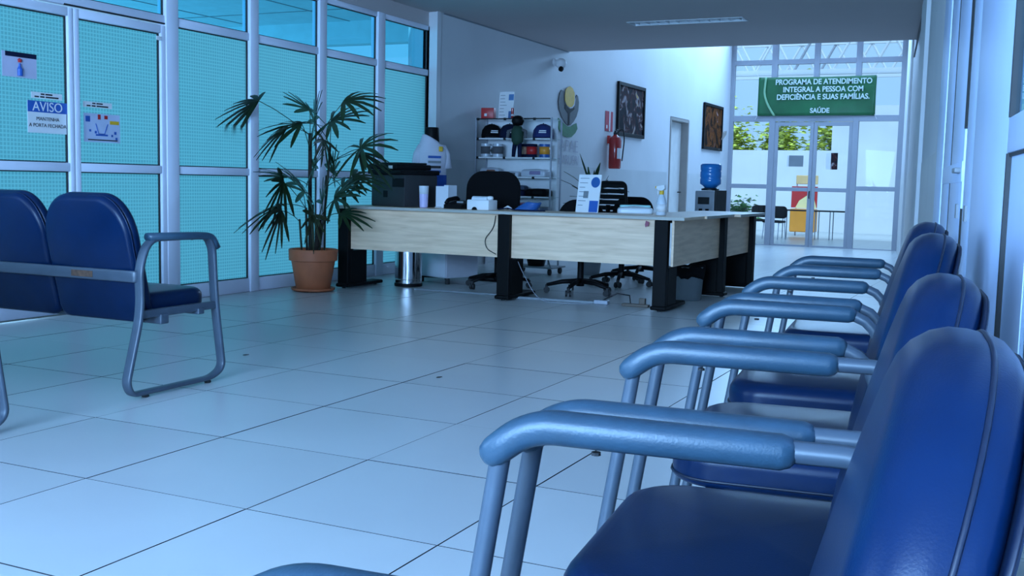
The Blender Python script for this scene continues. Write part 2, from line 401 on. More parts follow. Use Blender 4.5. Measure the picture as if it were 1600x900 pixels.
# ------------------------------------------------------------------ left glazed partition
MUL = [(2.887, 2.98), (3.753, 3.929), (4.772, 4.880), (5.745, 5.855), (6.724, 6.854), (7.74, 7.78)]
PANES = [(1.86, 2.887), (2.98, 3.753), (3.929, 4.772), (4.880, 5.745), (5.855, 6.724), (6.854, 7.74)]
ZB, ZM0, ZM1, ZT0, ZT1, ZTOP = .115, .984, 1.044, 2.103, 2.168, 2.585
PX = 0.03
def pane(y0, y1, z0, z1, m, parent, name='pane'):
    b = MB(); b.box((-.035, y0-.004, z0-.004), (-.027, y1+.004, z1+.004)); o = b.build(name, m, parent)
    g = MB()
    for (ya, yb, za, zb) in ((y0, y0+.007, z0, z1), (y1-.007, y1, z0, z1), (y0, y1, z0, z0+.007), (y0, y1, z1-.007, z1)):
        g.box((-.030, ya, za), (-.012, yb, zb))
    g.build('gasket', gasket, o); return o
def frame_member(parent, name, y0, y1, z0, z1, x0=-.06, x1=0.0, bev=.006):
    b = MB(); b.box((x0, y0, z0), (x1, y1, z1), bev); return b.build(name, alu, parent, True, auto=True)
# entrance pair of doors
dr = struct(empty('door_1', (XG, 0, 0)))
for k, (y0, y1) in enumerate(PANES[:2]):
    a0 = y0-.09 if k == 0 else y0-.045; a1 = y1+.04 if k == 0 else y1+.05
    top = 2.03
    frame_member(dr, 'stile', a0, y0, .012, top+.06, -.045, .012); frame_member(dr, 'stile', y1, a1, .012, top+.06, -.045, .012)
    frame_member(dr, 'rail', y0, y1, top, top+.06, -.045, .011); frame_member(dr, 'rail', y0, y1, ZM0, ZM1, -.045, .011); frame_member(dr, 'rail', y0, y1, .012, .13, -.045, .011)
    pane(y0, y1, .13, ZM0, frost_m, dr); pane(y0, y1, ZM1, top, frost_m, dr)
b = MB(); b.box((.012, 3.70, 1.975), (.02, 3.745, 2.005)); b.build('label_plate', paper, dr)
b = MB(); b.box((.0, 2.86, 2.10), (.006, 3.80, 2.112)); b.build('door_gap', gasket, dr)
wn = 1
def window(y0, y1, ym):
    global wn
    w = struct(empty('window_%d' % wn, (XG, 0, 0))); wn += 1
    frame_member(w, 'mullion', y1, ym, 0, ZTOP+.05, -.07, .02)
    if not (y0 < 3.5):
        frame_member(w, 'rail', y0, y1, 0.0, ZB, -.06, .004); frame_member(w, 'rail', y0, y1, ZM0, ZM1, -.06, .006)
        pane(y0, y1, ZB, ZM0, frost_m, w); pane(y0, y1, ZM1, ZT0, frost_m, w)
    frame_member(w, 'transom', y0, y1, ZT0, ZT1, -.06, .006); frame_member(w, 'head_rail', y0, y1, ZTOP, ZTOP+.05, -.06, .006)
    pane(y0, y1, ZT1, ZTOP, glass_teal, w)
window(0.0, 3.80, 3.929)
for (y0, y1), (m0, m1) in zip(PANES[2:], MUL[2:]): window(y0, y1, m1)
w0 = struct(empty('window_0', (XG, 0, 0)))
for y0 in (-.5, .65):
    frame_member(w0, 'mullion', y0, y0+.08, 0, ZTOP+.05); frame_member(w0, 'rail', y0+.08, y0+1.15, 0, ZB); pane(y0+.08, y0+1.15, ZB, ZT0, frost_m, w0)
b = MB(); b.box((XG-.12, -.5, ZTOP+.05), (XG+.005, 7.8, HC)); struct(b.build('trim_3', ceil_paint))
b = MB(); b.box((XW-.005, 7.70, 0), (XW+.003, 7.79, HC)); struct(b.build('trim_4', white_paint))
# corridor beyond the glass: slab, ceiling with joints, end wall
b = MB(); b.box((-12, -1, -.12), (-4.0, 16, -.005)); struct(b.build('floor_corridor', concrete))
cc = M('corridor_ceiling_paint', (.62, .72, .74), .8)
b = MB(); b.box((-12, -1, 3.05), (-4.05, 9.6, 3.2)); corr = struct(b.build('ceiling_corridor', cc))
b = MB()
for k in range(6): b.box((-12, .2+k*1.7, 3.045), (-4.05, .225+k*1.7, 3.0515))
for k in range(5): b.box((-11+k*1.6, -1, 3.045), (-10.975+k*1.6, 9.6, 3.0515))
b.build('joint', grey_pl, corr)
b = MB(); b.box((-12, 9.6, 2.75), (-4.05, 9.8, 3.2)); b.box((-4.75, 9.6, -.1), (-4.05, 12, 3.0)); struct(b.build('wall_corridor', cc))

# notices on the entrance doors
def notice(name, label, y0, y1, z0, z1, m=paper, x=XG-.024, tilt=0.0):
    t = thing(name, label, 'notice', (x, (y0+y1)/2, (z0+z1)/2)); t.rotation_euler = (tilt, 0, 0)
    w, h = (y1-y0)/2, (z1-z0)/2
    b = MB(); b.box((0, -w, -h), (.003, w, h)); b.build('sheet', m, t); return t, w, h
t, w, h = notice('warning_sign', 'white and blue AVISO sign on the left glass door leaf', 2.565, 2.885, 1.235, 1.445)
t.location.x = XG-.016
b = MB(); b.box((.003, -w, h*.30), (.004, w, h)); b.build('header', blue_ink, t)
text('lettering', 'AVISO', .088, paper, t, (.0048, 0, h*.63), ROT_PX, ext=.0008)
text('lettering', 'MANTENHA\nA PORTA FECHADA', .034, ink, t, (.0042, 0, -h*.32), ROT_PX, ext=.0006, space=1.25)
t, w, h = notice('poster', 'pale poster with dark header high on the left glass door leaf', 2.385, 2.65, 1.585, 1.745, M('lilac_paper', (.55, .52, .66), .6))
b = MB(); b.box((.003, -w*.82, h*.62), (.004, w, h)); b.build('header', navy_cloth, t)
b = MB(); b.lathe([(.0, -.05), (.02, -.05), (.02, -.005), (.010, .012), (.010, .03), (0, .03)], 10, (.002, 0, -.02)); b.build('bottle_print', blue_ink, t)
b = MB(); b.lathe([(.013, .012), (.016, .03), (0, .04)], 8, (.002, 0, .005)); b.build('red_print', red_pl, t)
for nm, lab, y0, y1, z0, z1 in (('door_label', 'small white label strip above the AVISO sign', 2.60, 2.85, 1.462, 1.503), ('door_label', 'small white label strip above the coloured poster on the right door leaf', 3.03, 3.29, 1.435, 1.475)):
    t, w, h = notice(nm, lab, y0, y1, z0, z1, x=XG-.020); t['group'] = 'label strips on the glass doors'
    b = MB()
    for (ya, yb, zc) in ((-.05, -.02, .009), (-.012, .045, .009), (-.10, -.065, -.009), (-.055, -.02, -.009), (-.01, .095, -.009)): b.box((.003, ya, zc-.005), (.0036, yb, zc+.005))
    b.build('faded_print', ink, t)['kind'] = 'stuff'
t, w, h = notice('poster', 'pale blue poster with drawings low on the right glass door leaf', 3.035, 3.365, 1.195, 1.395, M('pale_blue_paper', (.52, .56, .72), .6))
t.location.x = XG-.022
b = MB()
for (y, z, s, q) in ((-.13, .06, .02, 0), (-.11, -.02, .008, 1), (.12, -.03, .010, 1), (.09, -.05, .008, 1), (-.06, -.03, .009, 1), (.13, -.07, .009, 1)): b.box((.003, y-s, z-s), (.0042, y+s, z+s))
b.box((.003, -.06, -.055), (.0042, .05, -.043)); b.tube([(.004, -.06, .03), (.004, -.035, -.04), (.004, .02, -.04), (.004, .05, .03)], .003, 6); b.build('drawing', blue_ink, t)['kind'] = 'stuff'
b = MB(); b.box((.003, -.04, .06), (.0042, -.015, .095)); b.box((.003, .02, .065), (.0042, .05, .09)); b.build('drawing', red_pl, t)['kind'] = 'stuff'
b = MB(); b.box((.003, .07, .03), (.0042, .155, .055)); b.build('drawing', yellow, t)
b = MB(); b.box((.003, -.13, -.088), (.0042, .14, -.080)); b.build('caption', ink, t)

# ------------------------------------------------------------------ right wall (row frame: x = away from the seats, y = along the row)
TH = math.atan2(.106, .994)
def RW(l, f): return Vector((CAM.x+.994*l-.106*f, CAM.y+.106*l+.994*f, 0))
WR = struct(empty('wall_right', (CAM.x, CAM.y, 0), TH))
def lw(f): return .275-.006*f
wsl = R(.344)
def rbox(b, f0, f1, z0, z1, x0=0.0, x1=.12, bev=0):
    # a piece of the right wall between stations f0 and f1; x0 = offset behind (+) or proud (-) of the wall face
    rot = Matrix.Translation((.275, 0, 0)) @ Matrix.Rotation(wsl, 4, 'Z')
    return b.box((x0, f0, z0), (x1, f1, z1), bev, rot)
b = MB(); rbox(b, 6.6, 15.6, -.4, HC); rbox(b, 15.6, 23.2, -.4, 5.4); rbox(b, -4.2, .2, 0, HC); b.build('plaster', wall_paint, WR)
b = MB(); rbox(b, 6.7, 23, -.4, 1.215, -.004, 0); b.build('dado', dado_paint, WR)
b = MB(); rbox(b, 16.3, 16.9, -.4, 3.4, -.03, .0, .004); rbox(b, 9.6, 11.2, -.4, HC-.02, -.035, 0, .004); b.build('pilaster', white_paint, WR)
b = MB(); rbox(b, 6.7, 15.4, HC-.03, HC-.002, -.02, 0); b.build('cornice', dark_pl, WR)
def rframe(name, f0, f1, z0, z1, x0=-.02, x1=.05, m=None, par=None, bev=.004):
    b = MB(); rbox(b, f0, f1, z0, z1, x0, x1, bev); return b.build(name, m or alu, par or WR, True, auto=True)
# folding glazed doors
d3 = struct(empty('door_3', (CAM.x, CAM.y, 0), TH))
blu = M('pale_blue_frame', (.50, .62, .84), .35, var=.02)
rframe('jamb', 5.9, 6.6, 0, HC, -.010, .05, blu, d3)
rframe('stile', 5.25, 5.82, 0.01, HC, -.004, .02, blu, d3)
rframe('stile', 4.40, 5.17, 0.01, HC, -.004, .02, blu, d3)
rframe('gap', 5.16, 5.26, .02, HC, -.003, .02, gasket, d3, 0)
rframe('gap', 4.27, 4.41, 1.22, HC, -.006, .02, gasket, d3, 0)
rframe('gap', 5.80, 5.91, 0.02, HC, -.002, .02, gasket, d3, 0)
rframe('gap', 4.27, 4.36, 0.02, .92, -.006, .02, gasket, d3, 0)
rframe('rail', 4.4, 5.82, 1.02, 1.10, -.008, .02, blu, d3)
rframe('latch', 4.45, 4.62, 1.055, 1.075, -.03, 0, grey_pl, d3)
for k in (4.50, 4.02): rframe('lock', k, k+.07, .88, .935, -.012, .0, grey_pl, d3, 0)
rframe('stile', 3.86, 4.27, 0.01, HC, -.004, .02, blu, d3)
d4 = struct(empty('door_4', (CAM.x, CAM.y, 0), TH))
rframe('stile', 2.80, 3.85, 0.01, HC, -.008, .018, blu, d4)
rframe('rail', 2.0, 2.80, 1.075, 1.16, -.008, .018, blu, d4)
rframe('stile', 1.2, 2.0, 0.01, HC, -.008, .018, blu, d4)
rframe('rail', 2.0, 2.80, .0, .12, -.008, .018, blu, d4)
rframe('gasket', 2.782, 2.803, .12, 1.075, -.009, .012, gasket, d4, 0)
rframe('gasket', 2.782, 2.803, 1.16, HC, -.009, .012, gasket, d4, 0)
rframe('gasket', 2.0, 2.79, 1.068, 1.076, -.004, .012, gasket, d4, 0)
rframe('pane', 2.0, 2.785, 1.155, HC, .003, .009, clear('door_glass', (.62, .86, .96), 1.22), d4, 0)
rframe('panel', 2.42, 2.785, .12, 1.07, .002, .012, blu, d4, 0)
rframe('pane', 2.0, 2.42, .12, 1.07, .003, .009, glass_clear, d4, 0)
rframe('stile', .2, 1.2, 0, HC, -.008, .05, blu, d4)
sh = thing('louvered_shutter', 'dark green louvered shutter seen through the right-hand door pane', 'shutter', RW(.375, 3.25), TH)
b = MB(); b.box((0, -.56, 0), (.03, -.52, .905), .003); b.box((0, .29, 0), (.03, .33, .905), .003); b.box((0, -.56, .875), (.03, .33, .905), .003); b.build('frame', green_sh, sh)
smesh = None
for k in range(17):
    if smesh is None:
        b = MB(); b.box((-.004, -.52, -.017), (.004, .29, .017), 0, Matrix.Rotation(R(35), 4, 'Y')); o = b.build('slat', green_sh, sh); smesh = o.data
    else:
        o = bpy.data.objects.new('slat', smesh); COL.objects.link(o); o.parent = sh
    o.location = (.015, 0, .05+k*.05)

# ------------------------------------------------------------------ far glass wall
fw = struct(empty('wall_far', (0, YF, 0)))
def fr(name, x0, x1, z0, z1, y0=-.05, y1=.05, m=alu_grey, par=None):
    b = MB(); b.box((x0, y0, z0), (x1, y1, z1), .004); return b.build(name, m, par or fw)
XL, XR = -3.77, -.18
posts = [(-3.77, -3.69), (-2.92, -2.80), (-2.06, -1.95), (-1.23, -1.12), (-.36, -.24)]
for x0, x1 in posts:
    if abs(x0+2.06) < .01: fr('mullion', x0, x1, 2.36, 5.4)
    else: fr('mullion', x0, x1, ZF, 5.4)
for a, c in zip(posts, posts[1:]):
    x0, x1 = a[1], c[0]
    for z in (3.58, 4.35): fr('rail', x0, x1, z-.05, z+.05)
    fr('transom', x0, x1, 2.36, 2.48)
    for z0, z1 in ((2.48, 3.53), (3.63, 4.30), (4.40, 5.4)):
        b = MB(); b.box((x0, -.004, z0), (x1, .004, z1)); b.build('pane', glass_clear, fw)
for x0, x1 in ((posts[0][1], posts[1][0]), (posts[3][1], posts[4][0])):
    fr('rail', x0, x1, .96, 1.05); fr('rail', x0, x1, ZF, ZF+.07)
    for z0, z1 in ((ZF+.07, .96), (1.05, 2.36)):
        b = MB(); b.box((x0, -.004, z0), (x1, .004, z1)); b.build('pane', glass_clear, fw)
d5 = struct(empty('door_5', (0, YF, 0)))
for (x0, x1) in ((-2.80, -2.005), (-2.0, -1.23)):
    for (a, c, z0, z1) in ((x0, x0+.07, ZF+.01, 2.35), (x1-.07, x1, ZF+.01, 2.35), (x0+.07, x1-.07, 2.27, 2.35), (x0+.07, x1-.07, .92, 1.0), (x0+.07, x1-.07, ZF+.01, ZF+.09)):
        fr('stile' if c-a < .1 else 'rail', a, c, z0, z1, -.03, .03, par=d5)
    for z0, z1 in ((ZF+.09, .92), (1.0, 2.27)):
        b = MB(); b.box((x0+.07, -.004, z0), (x1-.07, .004, z1)); b.build('pane', glass_clear, d5)
b = MB(); b.tube([(-2.03, -.03, .78), (-2.03, -.08, .78), (-2.03, -.08, .92), (-2.03, -.03, .92)], .012, 8); b.build('handle', dark_pl, d5, True)
for nm, lab, x0, x1, z0, z1, m in (('notice', 'grey notice sheet on the left leaf of the far glass door', -2.52, -2.19, 1.43, 1.66, grey_pl), ('poster', 'small dark photo poster on the right leaf of the far glass door', -1.73, -1.50, 1.38, 1.72, art_a)):
    t = thing(nm, lab, 'notice', ((x0+x1)/2, YF-.012, (z0+z1)/2))
    b = MB(); b.box((-(x1-x0)/2, -.003, -(z1-z0)/2), ((x1-x0)/2, .003, (z1-z0)/2)); b.build('sheet', m, t)
    b = MB(); b.box((-(x1-x0)/2, -.0045, -(z1-z0)/2), (-.02 if m is art_a else -.13, -.003, (z1-z0)/2)); b.build('border', paper, t)
# banner
bn = thing('banner', 'long dark green banner with white lettering hung across the far glass wall', 'banner', (-1.99, YF-.10, 2.87))
def banner_mesh():
    b = MB(); nx, nz = 40, 12; w, h = 2.36, .80; g = []
    for i in range(nx+1):
        row = []
        for k in range(nz+1):
            u, v = i/nx, k/nz
            y = .012*math.sin(u*9+v*2)+.014*math.sin(v*5-u*4)*u
            z = (v-.5)*h-.012*math.sin(u*PI)*(1 if v > .5 else -.2)
            row.append(b.bm.verts.new(((u-.5)*w, y, z)))
        g.append(row)
    for i in range(nx):
        for k in range(nz): b.bm.faces.new((g[i][k], g[i+1][k], g[i+1][k+1], g[i][k+1]))
    ex = bmesh.ops.extrude_face_region(b.bm, geom=list(b.bm.faces))
    for v in ex['geom']:
        if isinstance(v, bmesh.types.BMVert): v.co.y += .003
    return b
banner_mesh().build('cloth', green_cloth, bn, True)
b = MB(); pts = []
for k in range(19):
    v = k/18; z = .40-v*.80; x = -1.02-.05*math.sin(v*2.4)*.6+.36*max(0, v-.35)**1.6*1.25
    pts.append((x, -.03, z))
b.tube(pts, .02, 8, flat=(.022, .002, (1, 0, 0))); b.build('swoosh', banner_light, bn, True)
text('lettering', 'PROGRAMA DE ATENDIMENTO\nINTEGRAL A PESSOA COM\nDEFICI\u00caNCIA E SUAS FAM\u00cdLIAS.', .150, banner_txt, bn, (.14, -.036, .13), ROT_NY, ext=.002, sx=.90, space=1.02, bold=.004)
text('lettering', 'SA\u00daDE', .135, banner_txt, bn, (.10, -.036, -.30), ROT_NY, ext=.002, sx=.93, bold=.004)
for sx in (-1, 1):
    for q in (1, -1):
        b = MB(); b.tube([(sx*1.17, -.01, q*.38), (sx*1.22, .0, q*.47)], .004, 6); b.build('cord', paper, bn)

# ------------------------------------------------------------------ covered court beyond the far doors
b = MB(); b.box((-9, 30, ZF-.1), (-3.2, 30.15, 2.1)); b.box((-3.2, 30, ZF-.1), (6, 30.15, 3.4)); struct(b.build('wall_court', white_paint))
b = MB(); b.box((-9, 29.9, 4.3), (6, 30.0, 4.45)); b.box((-9, 21.5, ZF), (-8.8, 30, 4.4)); b.box((1.2, 21.0, ZF), (1.4, 30, 4.4)); struct(b.build('wall_court_side', white_paint))
for k, (yy, zz) in enumerate(((22.4, 3.52), (25.5, 3.75))):
    t = thing('roof_truss', ('near', 'rear')[k]+' white steel roof truss above the court beyond the far glass', 'truss', (-2, yy, zz), 0, 'white roof trusses over the court')
    b = MB(); b.box((-4.5, -.05, 0), (3.3, .05, .12)); b.build('bottom_chord', white_paint, t)
    b = MB(); b.box((-4.5, -.05, .82), (3.3, .05, .90)); b.build('top_chord', white_paint, t)
    for q in range(9):
        x = -4.3+q*.85
        b = MB(); b.tube([(x, 0, .06), (x+.42, 0, .85)], .035, 6); b.build('brace', alu_grey if q % 3 == 1 else white_paint, t)
        b = MB(); b.tube([(x+.42, 0, .85), (x+.85, 0, .06)], .03, 6); b.build('brace', white_paint, t)
def blob_leaves(seed, n, cx, rx, ry, rz, s, m, name, parent, zc=0):
    rnd = random.Random(seed); b = MB()
    for _ in range(n):
        p = Vector((rnd.gauss(0, .45)*rx, rnd.gauss(0, .45)*ry, zc+rnd.gauss(0, .45)*rz)) + Vector(cx)
        q = Matrix.Translation(p) @ Matrix.Rotation(rnd.uniform(0, 6.28), 4, 'Z') @ Matrix.Rotation(rnd.uniform(-.9, .9), 4, 'X')
        a = s*rnd.uniform(.6, 1.3)
        vs = [b.bm.verts.new(q @ Vector(v)) for v in ((-a*.4, 0, 0), (0, -a*.25, a*.1), (a*.6, 0, 0), (0, a*.25, a*.1))]
        b.bm.faces.new(vs)
    return b.build(name, m, parent)
for k, (x, lab) in enumerate(((-6.9, 'left sunlit shrub behind the low court wall'), (-5.3, 'middle sunlit shrub behind the low court wall'), (-3.7, 'right sunlit shrub behind the low court wall'))):
    t = thing('garden_shrub', lab, 'shrub', (x, 33.0, ZF), 0, 'shrubs behind the court wall')
    blob_leaves(10+k, 2000, (0, 0, 0), .80, .7, 1.5, .26, foliage_far, 'foliage', t, 2.1)
    b = MB(); b.lathe([(.10, 0), (.06, 2.2)], 8); b.build('trunk', bark_m, t)
b = MB(); b.box((-30, 30.2, ZF-.2), (15, 60, ZF-.1)); struct(b.build('floor_garden', M('garden_ground', (.2, .25, .08), .9)))
def ufo(px, y, z):      # helper constants were measured in advance; keeps the layout readable
    return (px, y, z)
# court furniture
t = thing('potted_plant', 'bushy green plant in the court left of the far glass door', 'plant', (-4.72, 25.5, ZF))
b = MB(); b.lathe([(.12, 0), (.17, .3), (.16, .3), (.10, .05)], 16); b.build('pot', grey_pl, t, True)
blob_leaves(3, 500, (0, 0, 0), .42, .42, .36, .16, M('court_leaf', (.06, .20, .04), .5, var=.5), 'foliage', t, .62)
def court_chair(x, y, rz, lab):
    t = thing('court_chair', lab, 'chair', (x, y, ZF), rz, 'black chairs in the court')
    b = MB(); b.cushion(rrect(.46, .30, .08, .1), .05, .02, .01, Matrix(((1, 0, 0, 0), (0, 0, 1, .18), (0, 1, 0, .52), (0, 0, 0, 1)))); b.build('backrest', black_pl, t, True)
    b = MB(); b.cushion(rrect(.46, .44, .06, .06), .05, .02, .01, Matrix.Translation((0, -.24, .42))); b.build('seat', black_pl, t, True)
    for sx in (-1, 1):
        b = MB(); b.tube([(sx*.19, .2, .60), (sx*.19, .18, .42), (sx*.2, .24, 0)], .013, 6); b.build('leg', alu, t, True)
        b = MB(); b.tube([(sx*.19, .1, .42), (sx*.19, -.18, .42), (sx*.2, -.24, 0)], .013, 6); b.build('leg', alu, t, True)
court_chair(-3.98, 24.6, 0.2, 'left black chair in the court, beside the bushy plant')
court_chair(-3.50, 24.0, -.2, 'right black chair in the court, in front of the orange stand')
t = thing('play_stand', 'red and orange stand in the court seen through the left far door leaf', 'stand', (-3.38, 27.0, ZF))
b = MB(); b.box((-.32, 0, .75), (.36, .05, 1.32)); b.build('red_board', red_pl, t)
b = MB(); b.box((-.30, -.25, .1), (.36, .2, .72), .03); b.build('orange_base', orange_pl, t)
b = MB(); b.prism([(-.2, 0), (.36, 0), (.3, .22), (.1, .34), (-.1, .2)], .03, Matrix(((1, 0, 0, 0), (0, 0, -1, -.02), (0, 1, 0, .74), (0, 0, 0, 1)))); b.build('cream_panel', M('cream_panel', (.8, .7, .35), .5), t)
b = MB(); b.box((-.22, .02, 1.38), (.36, .06, 1.62), .02); b.build('top_panel', M('peach_panel', (.75, .48, .22), .5), t)
b = MB(); b.tube([(.2, .1, 0), (.2, .1, 1.6)], .02, 8); b.tube([(-.2, .1, 0), (-.2, .1, 1.6)], .02, 8); b.build('post', alu, t)
t = thing('court_table', 'long white table with thin dark edge in the court behind the far door', 'table', (-2.55, 25.0, ZF))
b = MB(); b.box((-.95, -.3, .70), (.75, .3, .73)); b.build('tabletop', dark_pl, t)
for sx in (-.9, -.1, .25, .7):
    b = MB(); b.tube([(sx, -.25, 0), (sx, -.25, .70)], .012, 6); b.tube([(sx, .25, 0), (sx, .25, .70)], .012, 6); b.build('leg', alu_grey, t)

# ------------------------------------------------------------------ ceiling luminaire (unlit)
t = thing('ceiling_light', 'recessed fluorescent luminaire with silver louvers, unlit, in the ceiling', 'light', (-1.46, 9.17, HC))
b = MB()
for (x0, x1, y0, y1) in ((-.65, .65, -.14, -.125), (-.65, .65, .125, .14), (-.65, -.635, -.125, .125), (.635, .65, -.125, .125)): b.box((x0, y0, -.006), (x1, y1, .06))
b.build('housing', white_paint, t)
mirror = M('white_reflector', (.86, .88, .92), .3)
b = MB(); b.prism([(-.125, .0), (-.04, .085), (.04, .085), (.125, .0), (.125, .095), (-.125, .095)], 1.27, Matrix(((0, 0, 1, -.635), (1, 0, 0, 0), (0, 1, 0, 0), (0, 0, 0, 1)))); b.build('reflector', mirror, t)
lm = None
for k in range(11):
    if lm is None:
        b = MB(); b.box((-.003, -.12, .0), (.003, .12, .035)); o = b.build('louver', mirror, t); lm = o.data
    else:
        o = bpy.data.objects.new('louver', lm); COL.objects.link(o); o.parent = t
    o.location.x = -.58+k*.116
for y in (-.05, .05):
    b = MB(); b.lathe([(.012, -.6), (.012, .6)], 10, (0, y, .05), 'x'); b.build('tube_lamp', paper, t, True)

# ------------------------------------------------------------------ waiting chairs (row on the right)
def frame_path(xr, zt=.68):
    # side frame loop in (x, z): x grows to the rear
    return [(-.452, zt-.028), (-.415, zt), (xr, zt), (xr+.0, .43), (.075, .055), (.06, .013), (-.50, .013), (-.545, .05)]
def pad_ends(path):
    """extra stations near both ends so that the pad closes in a rounded nose"""
    def ends(a, b):
        d = (b-a).normalized(); return [a, a+d*.007, a+d*.018]
    return ends(path[0], path[1])+path[1:-1]+ends(path[-1], path[-2])[::-1]
def side_frame(t, y, xr, nm='side_frame'):
    pts = [Vector((x, y, z)) for x, z in frame_path(xr)]
    loop = fillet(pts, [.03, .03, .10, .12, .06, .03, .03, .06], True)
    b = MB(); b.tube(loop, .0135, 10, True); o = b.build(nm, frame_paint, t, True)
    f = MB()
    for x in (.02, -.47): f.lathe([(.011, .0), (.014, .004), (.014, .012)], 10, (x, y, 0))
    f.build('foot', rubber, o, True)
    path = fillet([Vector((-.475, y, .632)), Vector((-.415, y, .6805)), Vector((-.092, y, .6785))], .07, False, 8)
    a = MB(); path = pad_ends(path); a.tube(path, 0, 16, flat=(.0245, .021, (0, 1, 0), .75), taper=[.45, .80, .97]+[1]*(len(path)-6)+[.97, .80, .45])
    # rounded ends
    o2 = a.build('arm_pad', pad_pu, t, True)
    sc = MB(); sc.lathe([(.006, -.004), (.006, 0)], 8, (-.33, y, .655)); sc.build('screw', rubber, o2)
def waiting_chair(label, loc, rz, xr=-.035, w=.585, hs=1.0, lowback=False, swap=None):
    t = thing('waiting_chair', label, 'chair', loc, rz, 'blue waiting chairs along the right wall')
    for sy in (-1, 1): side_frame(t, sy*(w/2), xr)
    # seat
    b = MB(); b.cushion(rrect(w-.035, .455, .05, .10, y0=-.44), .085, .036, .010, Matrix(((0, -1, 0, -.425), (1, 0, 0, 0), (0, 0, 1, .365), (0, 0, 0, 1))))
    st = b.build('seat', vinyl, t, True)
    b = MB(); b.tube([Vector((-.425-x, y, .382)) for (y, x) in rrect(w-.037, .457, .05, .10, y0=-.441)], .0035, 6, True); b.build('piping', vinyl_dark, st, True)
    # backrest
    H = .535*hs; z0 = .335
    def lean(q):
        s = max(0.0, q.y/H); q = q.copy(); q.z -= .012*s*s; return q
    ang = R(12)
    # local: x -> chair y, y -> up the back, z -> towards the front (-x)
    mt = Matrix(((0, math.sin(ang), -math.cos(ang), -.018), (1, 0, 0, 0), (0, math.cos(ang), math.sin(ang), z0), (0, 0, 0, 1)))
    out = rrect(w-.085, H, .05, (.22, .20), 12)
    b = MB(); b.cushion(out, .092, .05, .012, mt, lean); bk = b.build('backrest', vinyl, t, True)
    b = MB(); b.tube([mt @ lean(Vector((x*1.002, y*1.001, .030))) for x, y in out], .0024, 6, True); b.build('piping', vinyl_dark, bk, True)
    b = MB(); b.cushion(rrect(w-.10, H-.02, .05, (.19, .16), 8, .008), .007, .005, .001, mt @ Matrix.Translation((0, 0, -.006)), lean); b.build('back_shell', vinyl_dark, bk, True)
    b = MB(); b.box((-.40, -.02, .335), (.04, .02, .362), .004); b.box((-.10, -w/2, .338), (-.06, w/2, .362), .004); b.box((-.36, -w/2, .338), (-.32, w/2, .362), .004)
    b.build('seat_support', frame_paint, t)
    return t
def place(l, f): v = RW(l, f); return (v.x, v.y, 0)
RZ = TH
waiting_chair('nearest blue waiting chair, its large backrest filling the right edge', place(.005, .955), RZ, .06)
waiting_chair('blue waiting chair second from the camera, just beyond the largest backrest', place(0.022, 1.623), RZ, .06)
waiting_chair('blue waiting chair third from the camera in the row on the right', place(0.026, 2.426), RZ, hs=1.055)
waiting_chair('fourth blue waiting chair along the right wall, with a stitched backrest', place(.036, 3.20), RZ-R(.5), hs=1.06)
waiting_chair('farthest blue waiting chair of the row by the right wall', place(.075, 4.38), RZ-R(1), hs=.93)

